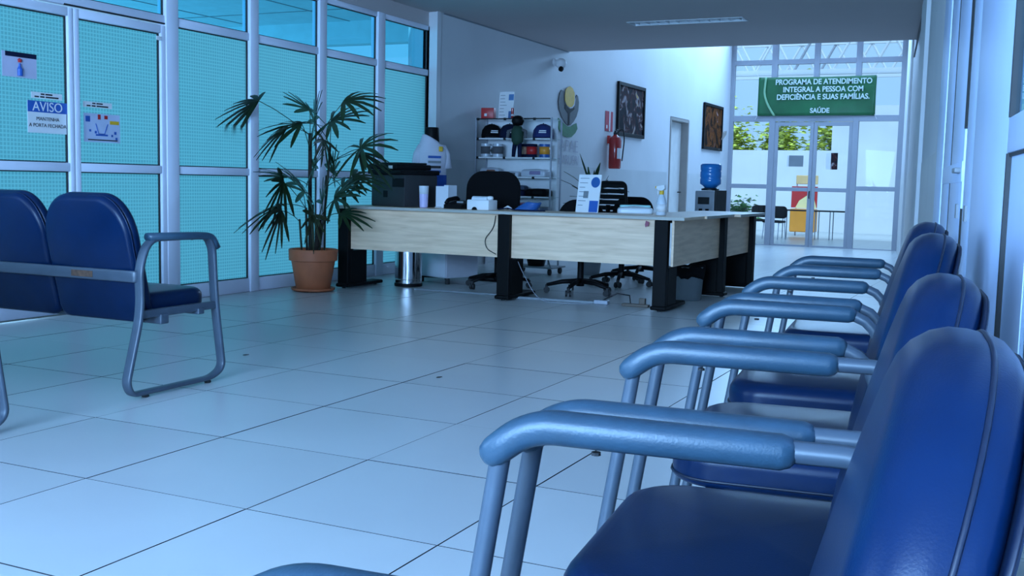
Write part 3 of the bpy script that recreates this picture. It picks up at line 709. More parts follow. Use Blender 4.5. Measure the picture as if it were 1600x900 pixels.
# ------------------------------------------------------------------ benches on the left
def bench(label, loc, n=3, sw=.515):
    t = thing('waiting_bench', label, 'bench', loc, 0, 'blue seat benches on the left')
    L = n*sw+.06
    prof = [(-.03, .565), (-.022, .385), (-.112, .075), (-.085, .022), (.42, .022), (.50, .06), (.45, .39), (.435, .64), (.40, .695), (.02, .695)]
    for k, x in enumerate((-.02, -L)):
        pts = [Vector((x, y, z)) for y, z in prof]
        loop = fillet(pts, [.05, .1, .05, .05, .05, .05, .2, .04, .04, .07], True, 6)
        b = MB(); b.tube(loop, 0, 12, True, flat=(.023, .0105, (1, 0, 0), .55)); o = b.build('end_frame', frame_paint, t, True)
        f = MB()
        for y in (0.0, .40): f.lathe([(.014, 0), (.017, .006), (.012, .016)], 10, (x, y, 0))
        f.build('foot', rubber, o, True)
        a = MB(); a.tube(fillet([Vector((x, .03, .706)), Vector((x, .36, .700)), Vector((x, .425, .694)), Vector((x, .458, .640))], .05, False, 6), 0, 14, flat=(.027, .018, (1, 0, 0), .75)); ap = a.build('arm_pad', pad_pu, t, True)
        s = MB()
        for y in (.06, .30): s.lathe([(.006, -.006), (.006, 0)], 8, (x, y, .688))
        s.build('screw', rubber, ap)
        br = MB(); br.box((x-.02, -.02, .35), (x+.012, .46, .385), .004); br.build('side_bracket', frame_paint, t)
    b = MB(); b.tube(fillet([Vector((-.02, -.012, .535)), Vector((-.03, -.045, .535)), Vector((-L+.01, -.045, .535)), Vector((-L, -.012, .535))], .02, False, 4), 0, 12, flat=(.008, .026, (0, 1, 0), .5)); b.build('back_rail', frame_paint, t, True)
    b = MB(); b.box((-.40, -.0545, .520), (-.27, -.0525, .548), .0008); b.build('rust_stain', M('rust_brown', (.10, .05, .03), .8, var=.5, scale=40), t)['label'] = 'rusty worn patch on the grey rail'
    b = MB(); b.box((-L, .08, .315), (-.0, .13, .36), .006); b.box((-L, .32, .335), (0, .36, .365), .005); b.build('beam', frame_paint, t)
    smesh = bmesh_ = pm = None
    for k in range(n):
        xc = -.05-sw*(k+.5)
        if smesh is None:
            b = MB(); b.cushion(rrect(sw-.004, .41, .05, .09, y0=.045), .085, .036, .010, Matrix.Translation((0, 0, .368))); so = b.build('seat', vinyl, t, True); smesh = so.data
            ang = R(15); H = .575
            mt = Matrix(((1, 0, 0, 0), (0, -math.sin(ang), math.cos(ang), .062), (0, math.cos(ang), math.sin(ang), .325), (0, 0, 0, 1)))
            out = rrect(sw-.004, H, .055, (.16, .20), 12)
            def lean(q):
                s_ = max(0.0, q.y/H); q = q.copy(); q.z += .03*s_*s_-.0; return q
            # rear face domed as well: build two half cushions back to back
            b = MB(); b.cushion(out, .05, .028, .012, mt, lean)
            mt2 = mt @ Matrix.Scale(-1, 4, (0, 0, 1)); b.cushion(out, .035, .026, .012, mt2, lambda q: (lambda s_: Vector((q.x, q.y, q.z-.03*s_*s_)))(max(0.0, q.y/H)))
            bo = b.build('backrest', vinyl, t, True); bmesh_ = bo.data
        else:
            so = bpy.data.objects.new('seat', smesh); COL.objects.link(so); so.parent = t
            bo = bpy.data.objects.new('backrest', bmesh_); COL.objects.link(bo); bo.parent = t
        so.location.x = xc; bo.location.x = xc
    return t
bench('blue padded waiting bench seen from behind, facing the reception desk', (-1.41, 1.055, 0))
bench('bench at the left edge of the photo, only its grey end frame in view', (-1.375, -.195, 0))

# ------------------------------------------------------------------ potted palm
pp = thing('potted_palm', 'tall lady palm in a terracotta pot before the glazed partition', 'plant', (-3.52, 5.16, 0))
b = MB(); b.lathe([(.155, 0), (.185, .012), (.19, .03), (.178, .03), (.165, .015), (0, .015)], 36); b.build('saucer', terracotta, pp, True, auto=True)
b = MB(); b.lathe([(.0, .016), (.142, .016), (.146, .02), (.188, .262), (.208, .268), (.212, .36), (.205, .366), (.195, .362), (.188, .31), (0, .31)], 40); b.build('pot', terracotta, pp, True, auto=True)
b = MB(); b.lathe([(0, .335), (.1, .34), (.19, .325)], 24); b.build('soil', soil, pp, True)
# view-plane style measured positions, in metres: (x offset, height, tilt towards camera y offset, size, azimuth sweep, droop)
AX = Vector((math.cos(YAW), -math.sin(YAW), 0))      # direction that reads as 'to the right'
AY = Vector((math.sin(YAW), math.cos(YAW), 0))
def cane(x0, pts, r, m, name='stem'):
    b = MB(); n = len(pts); P = [AX*p[0]+AY*p[1]+Vector((0, 0, p[2])) for p in pts]
    b.tube(fillet(P, .08), r, 8); return b.build(name, m, pp, True)
cane(0, [(-.03, .02, .33), (-.035, .02, .9), (-.03, 0, 1.36)], .017, bark_m)
cane(0, [(.03, .0, .33), (.05, -.02, .62)], .026, bark_m)
cane(0, [(.05, -.01, .33), (.11, 0, .8), (.14, .02, 1.28)], .010, stem_m)
cane(0, [(-.06, .03, .33), (-.07, .03, .72)], .010, bark_m)
cane(0, [(-.10, .0, .33), (-.12, 0, .62)], .009, stem_m)
cane(0, [(.09, .03, .33), (.10, .05, 1.0)], .008, stem_m)
cane(0, [(-.01, -.02, .33), (.0, -.03, .75)], .011, stem_m)
def fan(base, tip, size, n, spread, face, droop, seed):
    if math.cos(R(face[0])) < -.3:      # leaves leaning left stay clear of the glass
        k_ = max(0, -tip[0])
        tip = (tip[0]*.93, tip[1]-.12-.45*k_, tip[2]); face = (face[0], -40); size *= 1.12
    """one palm leaf: petiole from base to tip, then n narrow leaflets fanning out; all in metres in the (right, away, up) frame"""
    rnd = random.Random(seed)
    B = AX*base[0]+AY*base[1]+Vector((0, 0, base[2])); Tp = AX*tip[0]+AY*tip[1]+Vector((0, 0, tip[2]))
    b = MB(); mid = (B+Tp)/2+Vector((0, 0, .03)); b.tube([B, B*.4+mid*.6, mid*.6+Tp*.4, Tp], .0035, 5)
    d = AX*math.cos(R(face[0]))*math.cos(R(face[1]))+Vector((0, 0, 1))*math.sin(R(face[0]))+AY*math.sin(R(face[1]))
    d.normalize()
    nrm = (-AX*math.sin(R(face[0]))+Vector((0, 0, 1))*math.cos(R(face[0]))-AY*.55); nrm = (nrm-d*nrm.dot(d)).normalized()
    sd = d.cross(nrm)
    for k in range(n):
        a = R(-spread/2+spread*k/(n-1)+rnd.uniform(-4, 4)); ln = size*(1-.22*abs(2*k/(n-1)-1))*rnd.uniform(.85, 1.1); w = .0185*rnd.uniform(.8, 1.2)*(size/.3)**.4
        dirv = d*math.cos(a)+sd*math.sin(a)*.9+nrm*.12
        dirv.normalize(); side = dirv.cross(nrm).normalized()
        L_, C_, R_ = [], [], []
        for s in (0, .2, .5, .8, 1.0):
            p = Tp+dirv*ln*s+Vector((0, 0, -1))*droop*.7*ln*s*s
            ww = w*(.35, .8, 1.0, .8, .25)[(0, .2, .5, .8, 1.0).index(s)]
            L_.append(b.bm.verts.new(p+side*ww+nrm*.004)); C_.append(b.bm.verts.new(p)); R_.append(b.bm.verts.new(p-side*ww+nrm*.004))
        for i in range(4):
            b.bm.faces.new((L_[i], C_[i], C_[i+1], L_[i+1])); b.bm.faces.new((C_[i], R_[i], R_[i+1], C_[i+1]))
    return b.build('leaf', leaf_m, pp, True)
LEAVES = [
 # base(x,y,z), tip, size, n, spread, face(elev,away), droop
 ((-.03, 0, 1.34), (-.42, -.05, 1.60), .40, 9, 150, (190, -10), .25), ((-.03, 0, 1.34), (-.22, .1, 1.40), .33, 7, 120, (200, 10), .45),
 ((-.03, 0, 1.30), (-.02, .05, 1.555), .30, 9, 190, (130, 20), .20), ((.0, 0, 1.25), (.27, -.1, 1.625), .42, 8, 150, (5, -10), .45),
 ((.14, 0, 1.26), (.02, -.06, 1.45), .34, 10, 230, (60, -30), .30), ((.14, 0, 1.26), (.16, -.05, 1.46), .40, 10, 200, (10, -20), .35),
 ((-.03, 0, 1.2), (-.06, -.1, 1.43), .34, 9, 210, (170, -25), .35), ((.14, 0, 1.1), (.42, -.12, 1.235), .42, 10, 240, (20, -15), .50),
 ((.14, 0, 1.1), (.40, -.05, 1.20), .40, 7, 130, (-40, -20), .30), ((.10, 0, .85), (.18, -.05, 1.02), .30, 8, 170, (70, -20), .25),
 ((-.03, 0, .9), (-.18, -.06, .98), .28, 8, 140, (150, -20), .25), ((-.07, 0, .72), (-.20, -.14, .94), .36, 9, 170, (235, -25), .30),
 ((-.07, 0, .72), (-.26, -.05, .74), .34, 9, 150, (185, -20), .40), ((-.12, 0, .6), (-.22, -.12, .70), .32, 8, 160, (235, -25), .35),
 ((.10, .05, 1.0), (.24, .05, .90), .36, 9, 170, (15, 0), .40), ((.05, 0, .62), (.20, -.1, .80), .38, 9, 170, (25, -20), .35),
 ((.05, 0, .62), (.10, -.12, .76), .32, 9, 220, (60, -40), .30), ((0, 0, .75), (-.02, -.15, .86), .30, 9, 230, (110, -45), .25),
 ((.05, 0, .6), (.02, -.16, .66), .28, 8, 230, (260, -35), .20), ((.05, 0, .6), (.24, -.02, .68), .30, 7, 150, (-15, -10), .35),
 ((-.03, .02, 1.0), (.02, -.10, 1.06), .28, 8, 200, (45, -30), .25), ((.14, .0, 1.2), (.10, -.10, 1.30), .26, 7, 190, (260, -30), .20),
 ((.1, .03, .9), (.33, .05, .99), .30, 8, 160, (-5, 10), .40), ((-.07, .03, .7), (-.10, .1, .92), .30, 8, 180, (120, 20), .25)]
for k, a in enumerate(LEAVES): fan(*a, seed=50+k)

# ------------------------------------------------------------------ reception desks
def desk(name, label, loc, rz, W_, D_=.60, legs=(0, 1), overl=.0, overr=.0, overf=.03, p0=.03, grp='maple reception desks', widecorner=None):
    """front faces local -y; x from 0 to W_"""
    t = thing('reception_desk', label, 'desk', loc, rz, grp)
    b = MB(); b.box((-overl, -overf, .715), (W_+overr, D_, .74), .004); tp = b.build('desktop', maple, t)
    b = MB(); b.box((-overl, -overf-.004, .716), (W_+overr, -overf+.001, .739)); b.build('edge_band', maple_edge, tp)
    b = MB(); b.box((p0, .045, .355), (W_-.03, .063, .715)); b.build('modesty_panel', maple, t)
    for k in legs:
        x = .03 if k == 0 else W_-.03
        o = MB(); o.box((x-.055, .0, .04), (x+.055, .055, .712), .006); o.box((x-.055, .06, .04), (x+.055, .30, .34), .004); o.box((x-.045, .055, .04), (x+.045, .10, .70), .004)
        lg = o.build('leg', black_metal, t)
        o = MB(); o.box((x-.065, -.02, .012), (x+.065, .56, .045), .012); o.build('foot', black_metal, lg)
        o = MB(); o.box((x-.05, .05, .690), (x+.05, .5, .713)); o.build('bracket', black_metal, lg)
        o = MB()
        for yy in (.02, .52): o.lathe([(.016, 0), (.016, .014)], 8, (x, yy, 0))
        o.build('glide', rubber, lg)
    return t
desk('a', 'left maple reception desk section with the printer on it', (-3.47, 5.49, 0), R(-.8), 1.60, overl=.03, legs=(0,))
desk('b', 'right front maple reception desk section with the standing card on it', (-1.87, 5.468, 0), R(1.2), 1.40, legs=(0, 1), overr=.16)
desk('c', 'side maple reception desk section with the spray bottle, facing the right wall', (-.36, 5.66, 0), R(90), 1.32, D_=.55, legs=(1,), overl=-.43, overf=.055, p0=-.13)
desk('d', 'far side maple reception desk section nearest the glass doors', (-.33, 6.985, 0), R(90), .98, D_=.55, legs=(1,), overf=.085)
# printer
pr = thing('printer', 'large black multifunction printer on the left desk section', 'printer', (-3.05, 5.86, .74), R(-22))
b = MB(); b.box((-.25, -.17, 0), (.25, .20, .285), .012); b.build('body', M('graphite_plastic', (.022, .023, .026), .5), pr, True, auto=True)
b = MB(); b.box((.08, -.178, .175), (.245, -.165, .25), .004); b.build('output_slot', black_pl, pr)
b = MB(); b.box((-.27, -.20, .285), (.27, .21, .325), .01); b.build('scanner_bed', black_pl, pr, True, auto=True)
b = MB(); b.box((-.28, -.19, .327), (.16, .20, .375), .012); b.build('document_feeder', black_pl, pr, True, auto=True)
b = MB(); b.box((-.20, -.12, .376), (.12, .18, .392), .006); b.build('feeder_tray', dark_pl, pr)
b = MB(); b.box((.04, -.192, .335), (.10, -.188, .362)); b.build('sticker', paper, pr)
b = MB(); b.box((-.06, -.174, .08), (.0, -.168, .14), .002); b.build('vent', black_pl, pr)
b = MB(); b.box((.17, -.235, .300), (.275, -.19, .318), .004); b.build('control_panel', black_pl, pr)
# items on the left desk
t = thing('tall_cup', 'tall lilac and white tumbler standing in front of the printer', 'cup', (-2.72, 5.67, .74))
b = MB(); b.lathe([(.030, 0), (.036, .006), (.042, .19), (.040, .19), (.034, .01), (0, .01)], 20); b.build('wall', lilac, t, True, auto=True)
b = MB(); b.lathe([(.0385, .09), (.0425, .188), (.043, .19)], 20); b.build('band', translucent_white, t, True)
t = thing('paper_box', 'white open paper box beside the printer', 'box', (-2.59, 5.84, .74), R(-10))
b = MB()
for a in (((-.07, -.06, 0), (.07, -.055, .19)), ((-.07, .055, 0), (.07, .06, .20)), ((-.07, -.055, 0), (-.065, .055, .19)), ((.065, -.055, 0), (.07, .055, .2))): b.box(*a)
b.box((-.065, -.055, 0), (.065, .055, .005)); b.build('carton', translucent_white, t)
b = MB(); b.prism([(-.07, 0), (.0, 0), (-.06, .16)], .004, Matrix(((1, 0, 0, 0), (0, .94, -.34, -.075), (0, .34, .94, .002), (0, 0, 0, 1)))); b.build('flap', paper, t)
t = thing('telephone', 'black desk telephone between the printer and the white device', 'telephone', (-2.42, 5.76, .74), R(-8))
b = MB(); b.prism([(-.10, 0), (.09, 0), (.09, .035), (-.10, .07)], .19, Matrix(((0, 0, 1, -.095), (-1, 0, 0, 0), (0, 1, 0, 0), (0, 0, 0, 1)))); b.build('base', black_pl, t)
b = MB(); b.tube(fillet([Vector((-.07, .09, .075)), Vector((-.07, .06, .092)), Vector((-.07, -.06, .075)), Vector((-.07, -.09, .045))], .03), .018, 8); b.build('handset', black_pl, t, True)
b = MB(); b.box((.0, -.03, .05), (.07, -.025, .065), .0); b.build('keypad', grey_pl, t)
t = thing('ticket_device', 'white boxy ticket device with a paper roll by the desk joint', 'device', (-2.12, 5.62, .74), R(-6))
b = MB(); b.box((-.11, -.07, 0), (.11, .07, .085), .008); b.build('body', paper, t, True, auto=True)
b = MB(); b.lathe([(.03, -.075), (.03, .075)], 18, (-.02, .01, .085), 'x'); b.build('paper_roll', translucent_white, t, True, auto=True)
b = MB(); b.lathe([(.022, 0), (.028, .012), (.024, .03), (0, .034)], 14, (.08, 0, .085)); b.build('knob', paper, t, True)
b = MB(); b.lathe([(.026, -.074), (.026, -.069)], 18, (-.03, 0, .0), 'y'); b.box((-.02, -.072, 0), (.0, -.069, .001)); b.build('opening', black_pl, t)
t = thing('cable_bundle', 'coiled dark blue cables lying behind the white device on the desk', 'cable', (-1.78, 5.78, .74))
b = MB()
for k in range(7):
    b.tube([(.10*math.cos(a/10*2*PI)*(1-.05*k)+.01*k, .07*math.sin(a/10*2*PI)*(1-.04*k), .012+.009*k+.004*math.sin(a*2+k)) for a in range(10)], .008, 6, True)
b.build('coil', blue_pl, t, True)
b = MB(); b.tube([(-.22, -.10, .008), (-.15, -.06, .02), (-.08, -.08, .008), (.12, -.09, .008), (.2, -.06, .008)], .006, 6); b.build('lead', navy_cloth, t, True)
b = MB(); b.tube([(-.2, -.02, .01), (-.17, -.01, .03), (-.13, -.03, .012)], .012, 6); b.build('plug', paper, t, True)
# standing card
t = thing('standing_card', 'white standing card with blue print on the front desk', 'sign', (-1.30, 5.95, .74), R(-14))
lt = Matrix.Rotation(R(-8), 4, 'X')
b = MB(); b.box((-.115, -.004, 0), (.115, .004, .32), 0, lt); b.build('card', paper, t)
b = MB(); b.box((-.05, .0, 0), (.05, .08, .01)); b.tube([(0, .075, .005), (0, .035, .22)], .006, 6); b.build('stay', paper, t)
b = MB(); b.box((.02, -.006, .004), (.108, -.004, .10), 0, lt); b.build('print_block', blue_ink, t)
b = MB(); b.lathe([(.0, -.002), (.045, -.002), (.045, 0), (0, 0)], 18, (.062, -.004, .255), 'y'); b.build('print_dot', blue_pl, t).rotation_euler = (R(-8), 0, 0)
b = MB()
for k in range(7): b.box((-.098, -.006, .285-k*.038), (-.098+random.uniform(.05, .10), -.004, .290-k*.038), 0, lt)
b.box((-.05, -.006, .12), (.0, -.004, .18), 0, lt)
b.build('text_lines', grey_pl, t)['kind'] = 'stuff'
# plastic pack and spray bottle
t = thing('wipes_pack', 'soft white and aqua plastic pack lying on the side desk', 'pack', (-.93, 6.12, .74), R(20))
b = MB(); b.cushion(rrect(.30, .17, .04, .04, y0=-.085), .05, .024, .014, Matrix.Identity(4)); b.build('wrap', M('pack_film', (.72, .76, .80), .3, bump=.3, bscale=25), t, True)
b = MB(); b.cushion(rrect(.26, .05, .02, .02, y0=.02), .018, .008, .004, Matrix.Translation((.0, 0, .052))); b.build('flap', M('aqua_film', (.35, .68, .66), .35), t, True)
t = thing('spray_bottle', 'clear spray bottle with a yellow and white trigger at the desk corner', 'bottle', (-.62, 5.86, .74), R(-20))
b = MB(); b.lathe([(.038, 0), (.042, .008), (.042, .10), (.030, .14), (.016, .165), (.016, .175)], 20); b.build('bottle', M('cloudy_plastic', (.62, .66, .72), .25), t, True)
b = MB(); b.lathe([(.018, .168), (.018, .195), (.012, .2)], 14); b.build('collar', yellow, t, True, auto=True)
b = MB(); b.prism([(-.05, .215), (-.05, .232), (.03, .245), (.035, .215), (.01, .198), (-.01, .198)], .024, Matrix(((1, 0, 0, 0), (0, 0, 1, -.012), (0, 1, 0, 0), (0, 0, 0, 1)))); b.box((-.038, -.006, .165), (-.028, .006, .215)); b.build('trigger', paper, t)
b = MB(); b.box((-.062, -.009, .216), (-.048, .009, .234)); b.build('nozzle', yellow, t)
b = MB(); b.lathe([(.0425, .03), (.0425, .09)], 20); b.build('label', paper, t, True)
t = thing('red_tag', 'tiny pinkish tag under the front desktop near the corner leg', 'tag', (-.62, 5.515, .655))
b = MB(); b.prism([(-.014, 0), (.012, .01), (.016, .04), (-.01, .05), (-.018, .02)], .003, Matrix(((1, 0, 0, 0), (0, 0, -1, 0), (0, 1, 0, 0), (0, 0, 0, 1)))); b.build('ribbon', M('faded_red', (.30, .08, .12), .7), t)

# ------------------------------------------------------------------ office chairs behind the desk
def office_chair(label, loc, rz, kind='round', seat_h=.45, top=1.07, brz=0.0, bw=.46):
    t = thing('office_chair', label, 'chair', loc, rz, 'black swivel chairs behind the desk')
    bs = MB(); bs.lathe([(.035, .07), (.04, .12), (.03, .14)], 12)
    for k in range(5):
        a = 2*PI*k/5+brz; d = Vector((math.cos(a), math.sin(a), 0))
        bs.tube([d*.02+Vector((0, 0, .115)), d*.16+Vector((0, 0, .105)), d*.30+Vector((0, 0, .072))], [.024, .020, .015], 8)
    bs = bs.build('base', black_pl, t, True)
    for k in range(5):
        a = 2*PI*k/5+brz; d = Vector((math.cos(a), math.sin(a), 0)); c = d*.30
        w = MB(); s = Vector((-d.y, d.x, 0))
        for q in (-1, 1):
            w.lathe([(.0, -.009), (.027, -.009), (.027, .009), (0, .009)], 14, c+s*.017*q+Vector((0, 0, .027)), 'x' if abs(s.x) > .7 else 'y')
        w.box(c+Vector((-.012, -.012, .03)), c+Vector((.012, .012, .075)), .003); w.build('caster', rubber, bs, True, auto=True)
    b = MB(); b.lathe([(.028, .12), (.028, .30), (.018, .30), (.018, seat_h-.06)], 12); b.build('column', black_pl, t, True, auto=True)
    b = MB(); b.box((-.10, -.12, seat_h-.075), (.10, .12, seat_h-.05), .006); b.tube([(.08, .02, seat_h-.065), (.22, .02, seat_h-.075), (.27, .02, seat_h-.09)], .008, 6); b.build('mechanism', black_pl, t)
    b = MB(); b.cushion(rrect(.48, .46, .10, .10, y0=-.23), .07, .03, .012, Matrix.Translation((0, 0, seat_h-.05))); b.build('seat', black_cloth, t, True)
    h = top-seat_h-.12
    mt = Matrix(((1, 0, 0, 0), (0, .12, .99, -.26), (0, .99, .0, top-h), (0, 0, 0, 1)))
    b = MB(); b.tube(fillet([Vector((0, -.05, seat_h-.06)), Vector((0, -.28, seat_h-.05)), Vector((0, -.275, top-h*.5))], .06), .022, 8); b.build('back_bar', black_pl, t, True)
    if kind == 'round':
        b = MB(); b.cushion(rrect(bw, h, .12, (.15, .16), 8), .055, .025, .012, mt); b.build('backrest', black_cloth, t, True)
    else:
        b = MB(); wt, wb = bw*.72, bw
        loop = fillet([mt @ Vector(p) for p in ((-wb/2, 0, 0), (wb/2, 0, 0), (wt/2, h, 0), (-wt/2, h, 0))], .05, True); b.tube(loop, .017, 8, True); fo = b.build('backrest', black_pl, t, True)
        for k in range(8):
            s = (k+.5)/8; w = (wb+(wt-wb)*s)/2-.005
            q = MB(); q.box((-w, h*s-.021, -.006), (w, h*s+.021, .006), .003, mt); q.build('slat', black_pl, fo)
    return t
office_chair('black swivel chair with a high rounded back behind the left desk', (-2.36, 6.42, 0), R(12), top=1.08, brz=R(20), bw=.50)
office_chair('black swivel chair with a slatted mesh back behind the standing card', (-1.50, 7.42, 0), R(-12), 'mesh', top=1.0, brz=R(8), bw=.40)
office_chair('black swivel chair with a low rounded back, left of the standing card', (-1.52, 6.40, 0), R(20), top=.845, brz=R(36), bw=.40)
office_chair('black swivel chair with a low rounded back, right of the mesh chair', (-1.60, 8.30, 0), R(-8), top=.86, brz=R(0), bw=.46)

# ------------------------------------------------------------------ bins, cabinet, cables
t = thing('steel_bin', 'polished steel cylindrical bin under the left desk', 'bin', (-3.10, 6.06, 0))
b = MB(); b.lathe([(.125, .02), (.125, .50), (.118, .50), (.118, .03), (0, .03)], 40); b.build('drum', chrome, t, True, auto=True)
b = MB(); b.lathe([(.128, 0), (.131, .02), (.126, .03), (0, .03)], 40); b.build('base_ring', black_pl, t, True, auto=True)
b = MB(); b.lathe([(.1255, .062), (.1268, .066), (.1255, .07)], 40); b.build('seam', chrome, t, True)
t = thing('pedestal_cabinet', 'silver drawer pedestal behind the steel bin', 'cabinet', (-3.0, 6.62, 0), R(-20))
b = MB(); b.box((-.22, -.2, .06), (.22, .2, .58), .004); b.build('body', M('silver_laminate', (.50, .50, .56), .28), t)
b = MB(); b.box((-.215, -.212, .34), (.215, -.2, .575), .003); dr_ = b.build('drawer', M('silver_front', (.54, .54, .60), .25), t)
b = MB(); b.box((-.215, -.212, .07), (.215, -.2, .333), .003); b.build('drawer', M('silver_front_low', (.54, .54, .60), .25), t)
b = MB(); b.prism([(-.03, 0), (.03, 0), (.012, -.03), (-.012, -.03)], .012, Matrix(((1, 0, 0, .0), (0, 0, -1, -.212), (0, 1, 0, .352), (0, 0, 0, 1)))); b.build('handle', black_pl, dr_)
b = MB()
for x in (-.19, .19):
    for y in (-.16, .16): b.lathe([(.022, 0), (.022, .06)], 10, (x, y, 0))
b.build('caster', rubber, t)
t = thing('side_table', 'narrow shelf stand on a grey post behind the silver pedestal', 'table', (-2.64, 7.12, 0))
b = MB(); b.lathe([(.03, .02), (.03, .70)], 12); b.build('post', grey_pl, t, True)
b = MB(); b.box((-.2, -.2, 0), (.2, .2, .02), .004); b.build('base', black_metal, t)
b = MB(); b.box((-.25, -.2, .70), (.3, .2, .725), .004); b.build('top', grey_pl, t)
t = thing('red_folder', 'flat red folder on the small table behind the white box', 'folder', (-2.60, 7.12, .725), R(-6))
b = MB(); b.box((-.2, -.12, 0), (.2, .12, .03), .004); b.build('stack', grey_pl, t)
b = MB(); b.box((-.2, -.12, .03), (.2, .12, .055), .004); b.build('cover', M('crimson_card', (.42, .02, .05), .5), t)
bin_grey = M('slate_plastic', (.10, .12, .13), .45)
t = thing('waste_bin', 'grey plastic waste bin with a black liner beside the corner leg', 'bin', (-.56, 6.52, 0))
b = MB(); b.lathe([(.105, 0), (.112, .01), (.128, .29), (.12, .29), (.10, .015), (0, .015)], 28); b.build('bucket', bin_grey, t, True, auto=True)
rr = [(.0, .30), (.1, .29), (.128, .295), (.138, .29), (.139, .24), (.134, .20), (.128, .205)]
b = MB(); b.lathe(rr, 28)
for v in b.bm.verts: a = math.atan2(v.co.y, v.co.x); v.co.z += .014*math.sin(a*5)+.008*math.sin(a*11)
b.build('liner', black_cloth, t, True)
t = thing('power_strip', 'white power strip and plugs on the floor under the front desk', 'cable', (-1.24, 5.72, 0), R(4))
b = MB(); b.box((-.60, -.022, 0), (.12, .022, .022), .004); b.build('duct', grey_pl, t)
b = MB(); b.box((.12, -.03, 0), (.24, .04, .035), .008); b.build('adapter', grey_cloth if 0 else alu_grey, t)
b = MB(); b.tube([(.18, .02, .03), (.30, .05, .09), (.40, .06, .08), (.42, .02, .015), (.36, -.02, .01)], .006, 6); b.build('lead', dark_pl, t, True)
b = MB(); b.box((.36, -.035, 0), (.58, .03, .022), .004); b.box((.50, -.02, .02), (.55, .02, .07), .004); b.build('plug', M('brown_plug', (.10, .07, .05), .5), t)
t = thing('white_cord', 'thin white cord running from the desk down along the floor', 'cord', (0, 0, 0))
b = MB(); b.tube(fillet([Vector(p) for p in ((-1.83, 5.66, .40), (-1.76, 5.66, .25), (-1.62, 5.62, .06), (-1.50, 5.55, .006), (-1.30, 5.56, .006), (-1.12, 5.64, .006))], .1), .0028, 6); b.build('wire', alu_grey, t, True)
t = thing('black_cord', 'thin dark cord looping out of the desk joint in front of the maple panel', 'cord', (0, 0, 0))
b = MB(); b.tube(fillet([Vector(p) for p in ((-1.93, 5.50, .70), (-1.945, 5.50, .60), (-2.03, 5.498, .50), (-2.01, 5.498, .42), (-1.92, 5.50, .38))], .1), .0035, 6); b.build('wire', dark_pl, t, True)
t = thing('floor_duct', 'slim white cable duct on the floor under the left desk', 'cable', (-2.35, 5.80, 0), R(2))
b = MB(); b.box((-.52, -.012, 0), (.40, .012, .014), .003); b.build('duct', grey_pl, t)

# plant trolley and small dracaena
t = thing('plant_trolley', 'low wheeled plant stand with light green leaves seen under the desk', 'plant', (-2.72, 8.1, 0))
b = MB()
for x in (-.22, .22):
    for y in (-.14, .14): b.lathe([(.0, -.012), (.033, -.012), (.033, .012), (0, .012)], 12, (x, y, .033), 'x')
b.build('caster', rubber, t)
b = MB(); b.box((-.27, -.18, .07), (.27, .18, .085), .004); b.tube([(-.24, -.16, .08), (-.16, -.16, .30)], .008, 6); b.tube([(.24, -.16, .08), (.16, -.16, .30)], .008, 6); b.build('stand', grey_pl, t)
b = MB(); b.lathe([(.09, .085), (.13, .27), (.12, .27), (0, .2)], 18); b.build('pot', dark_pl, t, True)
blob_leaves(8, 160, (0, 0, 0), .22, .14, .08, .10, M('lime_leaf', (.25, .45, .04), .5, var=.6), 'foliage', t, .31)
t = thing('dracaena', 'spiky dark green plant behind the standing card', 'plant', (-2.20, 8.35, 0))
b = MB(); b.lathe([(.11, 0), (.15, .30), (.14, .30), (.13, .26), (0, .26)], 20); b.build('pot', grey_pl, t, True)
b = MB(); b.lathe([(.022, .25), (.018, .95)], 8); b.build('stem', bark_m, t, True)
for k in range(22):
    rnd = random.Random(k); a = k*2.4; e = R(rnd.uniform(5, 75)); ln = rnd.uniform(.32, .48)
    d = Vector((math.cos(a)*math.cos(e), math.sin(a)*math.cos(e), math.sin(e))); s = Vector((-math.sin(a), math.cos(a), 0)); base = Vector((0, 0, .70+.24*k/22))
    b = MB(); rows = []
    for q, w in ((0, .012), (.3, .026), (.7, .020), (1, .003)):
        p = base+d*ln*q+Vector((0, 0, -.16*q*q*ln*3*(1-math.sin(e)))); rows.append([b.bm.verts.new(p+s*w), b.bm.verts.new(p-Vector((0, 0, .005))), b.bm.verts.new(p-s*w)])
    for r0, r1 in zip(rows, rows[1:]):
        b.bm.faces.new((r0[0], r0[1], r1[1], r1[0])); b.bm.faces.new((r0[1], r0[2], r1[2], r1[1]))
    b.build('leaf', leaf_m, t, True)

# ------------------------------------------------------------------ mannequin
mn = thing('mannequin', 'black display torso wearing a white shirt with a blue hem, beside the wall end', 'mannequin', (-3.44, 7.05, 0), R(42))
def torso(prof, n=28, tilt=0.0):
    b = MB(); rows = []
    for (rx, ry, z, yo) in prof:
        tl = tilt if z > 1.36 else 0
        rows.append([b.bm.verts.new((rx*math.cos(2*PI*k/n), yo+ry*math.sin(2*PI*k/n), z-tl*rx*math.cos(2*PI*k/n))) for k in range(n)])
    for a, c in zip(rows, rows[1:]):
        for k in range(n): b.bm.faces.new((a[k], a[(k+1) % n], c[(k+1) % n], c[k]))
    b.bm.faces.new(rows[0][::-1]); b.bm.faces.new(rows[-1]); return b
torso([(.150, .105, .84, 0), (.150, .11, .95, 0), (.155, .115, 1.10, 0), (.165, .115, 1.22, 0), (.16, .105, 1.28, .005), (.13, .095, 1.34, .01), (.095, .08, 1.385, .01), (.08, .072, 1.40, .01)], tilt=.55).build('shirt', shirt_m, mn, True)
torso([(.158, .112, .84, 0), (.157, .116, .95, 0), (.156, .117, 1.035, 0)]).build('hem', royal, mn, True)
torso([(.080, .072, 1.32, .01), (.074, .066, 1.43, .005), (.070, .062, 1.50, -.005), (.064, .056, 1.512, -.005)], 20).build('neck', black_pl, mn, True)
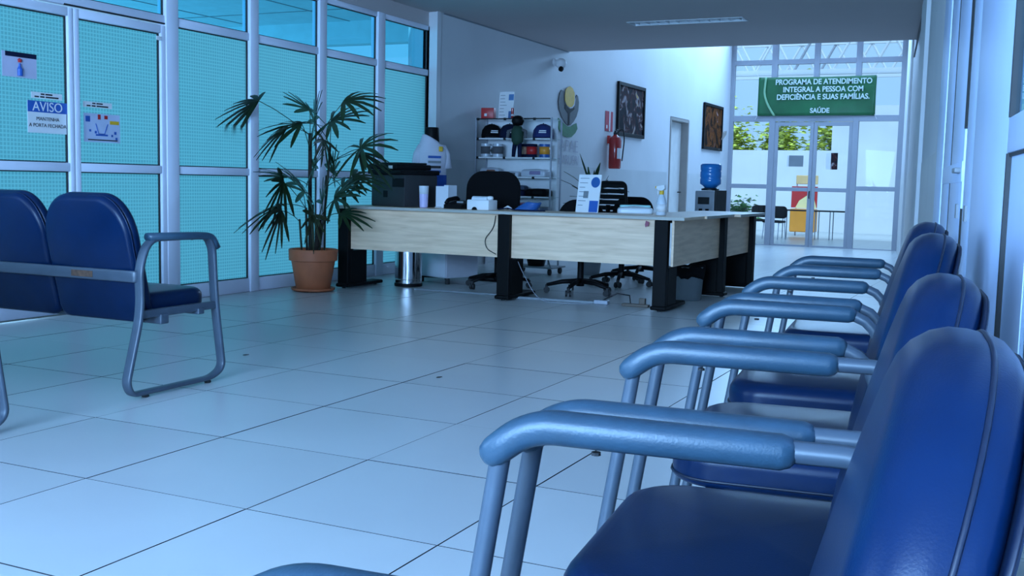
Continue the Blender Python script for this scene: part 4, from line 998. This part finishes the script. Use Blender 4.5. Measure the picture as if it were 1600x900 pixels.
for sx in (-1, 1):
    b = MB(); b.tube([(sx*.10, 0, 1.32), (sx*.135, 0, 1.24), (sx*.15, -.005, 1.10)], [.045, .056, .062], 12); b.build('sleeve', shirt_m, mn, True)
b = MB(); b.lathe([(.15, 0), (.15, .015), (.02, .03), (.015, .86)], 20); b.build('stand', black_metal, mn, True, auto=True)
b = MB(); b.box((.05, -.116, 1.27), (.09, -.100, 1.32), .004); b.build('crest', yellow, mn)
for k, (z, m) in enumerate(((1.215, blue_ink), (1.165, grey_pl), (1.115, ink), (1.07, blue_ink))):
    b = MB(); b.box((-.06, -.126, z-.014), (.07, -.095, z+.010), .002); b.build('print', m, mn)

# ------------------------------------------------------------------ display shelf and its goods
SH = Vector((-3.28, 8.62, 0))
sf = thing('display_shelf', 'glass display shelf rack with white uprights against the back wall', 'shelf', SH)
hw = .475
for x in (-hw, hw):
    for y in (0, .28):
        b = MB(); b.box((x-.008, y-.008, 0), (x+.008, y+.008, 1.71)); b.build('upright', alu_grey, sf)
ZS = [.60, .82, 1.04, 1.26, 1.475, 1.70]
for z in ZS:
    b = MB(); b.box((-hw+.009, -.015, z-.008), (hw-.009, .295, z)); s = b.build('glass_shelf', glass_shelf, sf)
    b = MB(); b.box((-hw+.009, -.019, z-.012), (hw-.009, -.015, z+.002)); b.build('edge', dark_pl if z > 1.69 else paper, s)
    for x in (-hw+.03, -.1, .27):
        b = MB(); b.box((x-.014, -.026, z-.022), (x+.014, -.01, z+.006)); b.build('clip', dark_pl, s)
b = MB(); b.box((-hw, .288, .4), (hw-.05, .296, 1.70)); b.build('back_panel', M('white_back_panel', (.85, .85, .87), .5), sf)
b = MB(); b.box((-hw+.01, 0, .38), (hw-.01, .28, .40)); b.build('bottom_board', paper, sf)
def P(x, z, y=.10): return (SH.x+x, SH.y+y, z)
def cap(label, x, z, m, m2, rz):
    t = thing('cap', label, 'cap', P(x, z, .14), rz, 'caps on the upper glass shelf')
    b = MB(); b.lathe([(.098, 0), (.100, .03), (.092, .08), (.065, .118), (.025, .135), (0, .137)], 24)
    for v in b.bm.verts: v.co.y *= 1.12
    b.build('crown', m, t, True)
    b = MB(); rows = []
    for k in range(13):
        a = R(-160+140*k/12); c, s = math.cos(a), math.sin(a)
        rows.append((b.bm.verts.new((.096*c, .105*s, .012)), b.bm.verts.new((.085*c, .105*s-.065*max(0, -s), .004)), b.bm.verts.new((.096*c, .105*s, .005))))
    for p, q in zip(rows, rows[1:]):
        b.bm.faces.new((p[0], p[1], q[1], q[0])); b.bm.faces.new((p[2], q[2], q[1], p[1]))
    b.build('visor', m2, t, True)
    b = MB(); b.lathe([(.0, .136), (.008, .139), (0, .145)], 10); b.build('button', m2, t)
    b = MB(); b.box((-.035, -.116, .05), (.035, -.104, .060)); b.box((-.03, -.116, .066), (.035, -.102, .074)); b.build('embroidery', paper, t); t.scale = (1.2, 1.2, 1.24)
cap('grey and black cap at the left end of the upper glass shelf', -.345, 1.4755, black_cloth, grey_cloth, R(40))
cap('dark navy cap beside the grey and black cap on the shelf', -.115, 1.4755, navy_cloth, navy_cloth, R(30))
cap('navy cap at the right end of the upper glass shelf', .31, 1.4755, M('navy_cap', (.012, .025, .13), .8), navy_cloth, R(20))
t = thing('doll', 'small dark doll hanging before the shelf between the caps', 'doll', P(.115, 1.285, -.13)); t.scale = (1.3, 1.3, 1.1)
b = MB(); b.lathe([(0, .29), (.04, .30), (.055, .34), (.05, .375), (.025, .395), (0, .40)], 18); b.build('head', black_pl, t, True)
b = MB(); b.lathe([(.03, .10), (.05, .14), (.055, .24), (.035, .29), (0, .295)], 16); b.build('body', M('dark_green_cloth', (.015, .05, .03), .8), t, True)
for sx in (-1, 1):
    b = MB(); b.tube([(sx*.02, 0, .12), (sx*.028, -.005, .05), (sx*.03, -.01, -.02)], [.022, .019, .016], 10); b.build('leg', navy_cloth, t, True)
    b = MB(); b.tube([(sx*.05, 0, .25), (sx*.08, -.01, .24), (sx*.085, -.02, .17)], [.018, .016, .014], 10); b.build('arm', grey_cloth, t, True)
b = MB(); b.tube([(0, 0, .39), (0, .07, .398)], .003, 6); b.build('hook', alu_grey, t)
def mug(label, x, z, m, rz, grp, band=None):
    t = thing('mug', label, 'mug', P(x, z, .08), rz, grp)
    b = MB(); b.lathe([(.036, 0), (.04, .004), (.041, .10), (.037, .10), (.036, .008), (0, .008)], 22); b.build('cup', m, t, True, auto=True)
    b = MB(); b.tube([(.04+.028*math.sin(a*PI/8), 0, .05+.032*math.cos(a*PI/8)) for a in range(9)], .006, 8); b.build('handle', m, t, True)
    if band: b = MB(); b.lathe([(.0414, .025), (.0418, .08)], 22); b.build('print', band, t, True)
    t.scale = (1.5, 1.5, 1.55)
gl_mug = M('pale_grey_mug', (.55, .57, .62), .2)
mug('left pale mug on the middle glass shelf', -.385, 1.26, gl_mug, R(0), 'pale mugs on the shelf', grey_cloth)
mug('right pale mug on the middle glass shelf', -.23, 1.26, gl_mug, R(180), 'pale mugs on the shelf', grey_cloth)
mug('dark printed mug under the doll', .09, 1.26, navy_cloth, R(40), 'printed mugs on the shelf', skin_beige)
mug('dark printed mug right of the doll', .20, 1.26, navy_cloth, R(150), 'printed mugs on the shelf', red_pl)
mug('blue and orange printed mug at the right end of the shelf', .36, 1.26, blue_pl, R(150), 'printed mugs on the shelf', orange_pl)
def flat_pack(name, label, x, z, w, d, h, m, m2, cat, grp=None, y=.08):
    t = thing(name, label, cat, P(x, z, y), R(random.uniform(-8, 8)), grp)
    b = MB(); b.cushion(rrect(w, d, .02, .02, y0=-d/2), h, h*.45, .004, Matrix.Identity(4)); b.build('body', m, t, True)
    b = MB(); b.cushion(rrect(w*.5, d*.6, .015, .015, y0=-d/2-.003), h*.5, h*.2, .002, Matrix.Translation((w*.1, 0, h*.3))); b.build('print', m2, t, True)
film = M('clear_film', (.55, .56, .62), .25)
flat_pack('wrapped_pack', 'wrapped pack with a brown print at the left of the fourth shelf', -.31, 1.04, .24, .16, .10, film, M('brown_print', (.22, .08, .05), .6), 'pack', 'wrapped packs on the shelf')
flat_pack('wrapped_pack', 'pale wrapped pack in the middle of the fourth shelf', -.05, 1.04, .22, .14, .06, film, grey_cloth, 'pack', 'wrapped packs on the shelf')
flat_pack('wrapped_pack', 'wrapped pack with a lilac print at the right of the fourth shelf', .26, 1.04, .32, .16, .09, film, M('lilac_print', (.25, .2, .35), .6), 'pack', 'wrapped packs on the shelf')
flat_pack('folded_shirt', 'dark folded shirt at the left of the fifth shelf', .02, .82, .26, .18, .07, navy_cloth, grey_cloth, 'shirt', 'folded shirts on the shelf')
flat_pack('folded_shirt', 'black folded shirt at the right of the fifth shelf', .30, .82, .27, .18, .09, black_cloth, black_pl, 'shirt', 'folded shirts on the shelf')
flat_pack('folded_shirt', 'blue folded shirt stacked on the dark one on the fifth shelf', .02, .894, .24, .16, .05, M('slate_cloth', (.05, .07, .12), .8), paper, 'shirt', 'folded shirts on the shelf')
for x, lab in ((.08, 'left dark blue bowl on the lowest glass shelf'), (.31, 'right grey blue bowl on the lowest glass shelf')):
    t = thing('bowl', lab, 'bowl', P(x, .60, .12), 0, 'bowls on the lowest shelf')
    b = MB(); b.lathe([(.05, 0), (.09, .04), (.105, .10), (.10, .10), (.085, .045), (0, .012)], 22); b.build('basin', M('bowl_blue' if x < .2 else 'bowl_grey', (.03, .07, .16) if x < .2 else (.16, .20, .27), .3), t, True)
    b = MB(); b.lathe([(.103, .096), (.108, .10), (.103, .106), (.098, .10), (.103, .096)], 22); b.build('rim', grey_pl, t, True)
t = thing('red_box', 'glossy red box on top of the display shelf', 'box', P(-.37, 1.70, .1), R(12))
b = MB(); b.box((-.075, -.06, 0), (.075, .06, .125), .006); b.build('carton', red_pl, t, True, auto=True)
b = MB(); b.box((-.035, -.0615, .03), (-.005, -.06, .06)); b.build('mark', paper, t)
t = thing('show_card', 'white printed card with a blue and peach print on top of the shelf', 'sign', P(-.17, 1.70, .12), R(-4))
b = MB(); b.box((-.09, -.003, 0), (.105, .003, .315), 0, Matrix.Rotation(R(-6), 4, 'X')); b.box((-.04, 0, 0), (.04, .06, .006)); b.build('card', paper, t)
b = MB(); b.box((.045, -.005, .005), (.10, -.003, .09), 0, Matrix.Rotation(R(-6), 4, 'X')); b.build('print_block', M('denim_print', (.06, .14, .30), .6), t)
b = MB(); b.box((.035, -.005, .215), (.10, -.003, .285), 0, Matrix.Rotation(R(-6), 4, 'X')); b.build('print_block', M('steel_blue_print', (.08, .20, .42), .6), t)
b = MB()
for k in range(7): b.box((-.075, -.005, .27-k*.038), (-.075+random.uniform(.05, .09), -.003, .276-k*.038), 0, Matrix.Rotation(R(-6), 4, 'X'))
b.build('text_lines', grey_pl, t)['kind'] = 'stuff'
t = thing('red_tin', 'slim red tin at the right of the printed card on the shelf', 'tin', P(-.045, 1.70, .06))
b = MB(); b.lathe([(.014, 0), (.016, .004), (.016, .115), (.010, .122), (0, .122)], 14); b.build('can', red_paint, t, True, auto=True)
b = MB(); b.lathe([(.0163, .03), (.0163, .05)], 14); b.build('band', paper, t, True)

# ------------------------------------------------------------------ wall emblem and lettering
em = thing('wall_emblem', 'tulip emblem of yellow bud, grey petals and green leaves on the back wall', 'emblem', (XW+.004, 11.37, 1.97))
mm = lambda d: Matrix(((0, 0, 1, d), (1, 0, 0, 0), (0, 1, 0, 0), (0, 0, 0, 1)))
def zp(pl): return [((x-258)/9.47*.0228, (470-y)/9.47*.0087-.008) for x, y in pl]
bud = [(262, 85), (300, 110), (330, 170), (335, 260), (325, 340), (300, 385), (262, 400), (225, 380), (195, 320), (192, 230), (200, 150), (230, 110)]
halo = [(262+(x-262)*1.10+10, 245+(y-245)*1.04+10) for x, y in bud]
lp = [(150, 165), (178, 175), (185, 240), (190, 320), (215, 390), (250, 430), (262, 480), (262, 675), (215, 640), (160, 560), (120, 450), (108, 340), (125, 220)]
rp = [(375, 190), (395, 205), (412, 300), (405, 420), (380, 520), (335, 610), (290, 665), (262, 675), (262, 480), (280, 440), (330, 400), (352, 320), (360, 240)]
vv = [(195, 370), (262, 425), (335, 385), (342, 415), (276, 485), (272, 660), (254, 660), (250, 495), (198, 430)]
gc = [(115, 585), (150, 605), (190, 650), (250, 690), (310, 675), (350, 640), (385, 620), (400, 700), (370, 770), (310, 840), (250, 850), (180, 830), (125, 740), (108, 660)]
b = MB(); b.prism(zp(lp), .010, mm(0)); b.build('petal', petal_grey, em)
b = MB(); b.prism(zp(rp), .010, mm(0)); b.build('petal', petal_grey, em)
b = MB(); b.prism(zp(vv), .004, mm(.010)); b.build('petal_v_line', black_pl, em)  # black V of the emblem itself, between the petals
b = MB(); b.prism(zp(halo), .003, mm(.012)); b.build('bud_border', outline_white, em)
b = MB(); b.prism(zp(bud), .006, mm(.015)); b.build('bud', yellow, em)
b = MB(); b.prism(zp(gc), .010, mm(0)); b.build('leaf_cup', green_paint, em)
t = thing('wall_lettering', 'pale APAE BARUERI letters below the tulip emblem', 'lettering', (XW+.004, 11.37, 1.40))
text('letters', 'APAE', .25, letter_m, t, (.008, .06, .085), ROT_PX, ext=.0012, sx=1.15, bold=-.006)
text('letters', 'BARUERI', .20, letter_m, t, (.008, .06, -.105), ROT_PX, ext=.0012, sx=.93, bold=-.005)

# ------------------------------------------------------------------ security camera
t = thing('security_camera', 'small white dome security camera high on the back wall', 'camera', (XW, 10.86, 2.585))
b = MB(); b.lathe([(.055, 0), (.055, .02), (.03, .03), (.03, .06)], 18, (0, 0, 0), 'x'); b.build('mount', white_paint, t, True, auto=True)
b = MB(); b.lathe([(.0, -.075), (.045, -.06), (.07, -.02), (.07, .02), (.045, .06), (0, .07)], 20, (.10, 0, -.02), 'x'); b.build('ball', white_paint, t, True)
b = MB(); b.lathe([(.036, -.0), (.032, .03), (0, .034)], 16, (.135, 0, 0), 'x'); o = b.build('lens', black_pl, t, True); o.location = (.0, .01, -.035); o.rotation_euler = (0, R(25), R(-25))

# ------------------------------------------------------------------ fire extinguisher
t = thing('fire_extinguisher', 'red fire extinguisher hanging on the back wall beside the first picture', 'extinguisher', (XW+.12, 12.98, 1.215))
b = MB(); b.lathe([(.085, 0), (.095, .015), (.095, .42), (.080, .47), (.035, .50), (.028, .52)], 26); b.build('cylinder', red_paint, t, True, auto=True)
b = MB(); n0 = 10; va = [(b.bm.verts.new((.0965*math.cos(R(-50+9*k)), .0965*math.sin(R(-50+9*k)), .15)), b.bm.verts.new((.0965*math.cos(R(-50+9*k)), .0965*math.sin(R(-50+9*k)), .31))) for k in range(n0)]
for p_, q_ in zip(va, va[1:]): b.bm.faces.new((p_[0], q_[0], q_[1], p_[1]))
b.build('label', paper, t, True)
b = MB(); b.lathe([(.03, .50), (.03, .545), (.015, .56)], 14); b.box((-.015, -.02, .55), (.015, .14, .575), .004); b.box((-.012, .02, .585), (.012, .13, .60), .003); b.build('valve', dark_pl, t)
b = MB(); b.tube(fillet([Vector((.02, .03, .55)), Vector((.08, .12, .62)), Vector((.10, .13, .45)), Vector((.095, .06, .12))], .08), .010, 8); b.build('hose', rubber, t, True)
b = MB(); b.box((-.12, -.03, .38), (-.08, .03, .50)); b.build('bracket', red_pl, t)
t = thing('safety_sign', 'small red and white safety sign above the fire extinguisher', 'sign', (XW+.004, 12.99, 1.93))
b = MB(); b.box((0, -.16, -.15), (.004, .16, .15)); b.build('plate', M('crimson_sign', (.45, .01, .04), .4), t)
b = MB(); b.box((.004, .0, -.15), (.006, .05, .15)); b.box((.004, -.12, -.11), (.006, -.07, -.06)); b.build('symbol', paper, t)

# ------------------------------------------------------------------ pictures
def picture(label, y0, y1, z0, z1, m, extra=False):
    t = thing('framed_picture', label, 'picture', (XW+.004, (y0+y1)/2, (z0+z1)/2), 0, 'dark framed pictures on the back wall')
    w, h = (y1-y0)/2, (z1-z0)/2; k = .055
    b = MB()
    for a in (((0, -w, -h), (.04, -w+k, h)), ((0, w-k, -h), (.04, w, h)), ((0, -w+k, -h), (.04, w-k, -h+k)), ((0, -w+k, h-k), (.04, w-k, h))): b.box(*a, .004)
    b.build('frame', black_pl, t)
    b = MB(); b.box((0, -w+k, -h+k), (.018, w-k, h-k)); b.build('canvas', m, t)
    if extra:
        b = MB(); b.prism([(w-.06, -.22), (w+.22, -.10), (w+.26, -.02), (w+.14, -.03), (w+.02, -.08), (w-.04, -.06)], .03, mm(.03)); b.build('ornament', brown_fr, t)
picture('dark framed picture with pale and yellow figures beside the extinguisher', 13.30, 14.58, 1.735, 2.565, art_a)
picture('dark brown framed picture between the doorway and the far glass', 18.19, 19.60, 1.71, 2.615, art_b, True)

# ------------------------------------------------------------------ water cooler
t = thing('water_cooler', 'grey water cooler with an upturned blue water jug behind the side desk', 'cooler', (-1.20, 9.5, 0), R(-10))
b = MB(); b.box((-.13, -.14, .02), (.11, .14, .93), .012); b.build('cabinet', M('silver_plastic', (.26, .27, .30), .35, var=.1), t, True, auto=True)
b = MB(); b.box((.11, -.14, .02), (.13, .14, .94), .004); b.build('side_panel', dark_pl, t)
b = MB(); b.box((-.09, -.146, .78), (.05, -.139, .86), .003); b.build('control_panel', dark_pl, t)
b = MB(); b.lathe([(.02, .0), (.02, .05)], 10, (-.05, -.15, .68)); b.lathe([(.02, 0), (.02, .05)], 10, (.03, -.15, .68)); b.build('tap', black_pl, t)
b = MB(); b.lathe([(.10, .935), (.10, .955), (.07, .965)], 20, (-.01, 0, 0)); b.build('collar', dark_pl, t, True, auto=True)
b = MB(); b.lathe([(.05, .955), (.09, .99), (.118, 1.01), (.118, 1.06), (.112, 1.075), (.118, 1.09), (.118, 1.14), (.112, 1.155), (.118, 1.17), (.118, 1.22), (.10, 1.235), (0, 1.235)], 26, (-.01, 0, 0)); b.build('jug', cyl_blue, t, True)

# ------------------------------------------------------------------ scraps on the floor
for lab, x, y in (('tiny dark scrap lying on the floor tiles in the middle of the room', -.565, 2.157), ('tiny dark speck on the floor tiles beside the bench front leg', -1.792, 2.171)):
    t = thing('floor_scrap', lab, 'scrap', (x, y, .001), R(70), 'scraps on the floor tiles')
    b = MB(); b.prism([(-.018, 0), (.0, -.006), (.02, .0), (.0, .008)], .003); b.build('flake', bark_m, t)
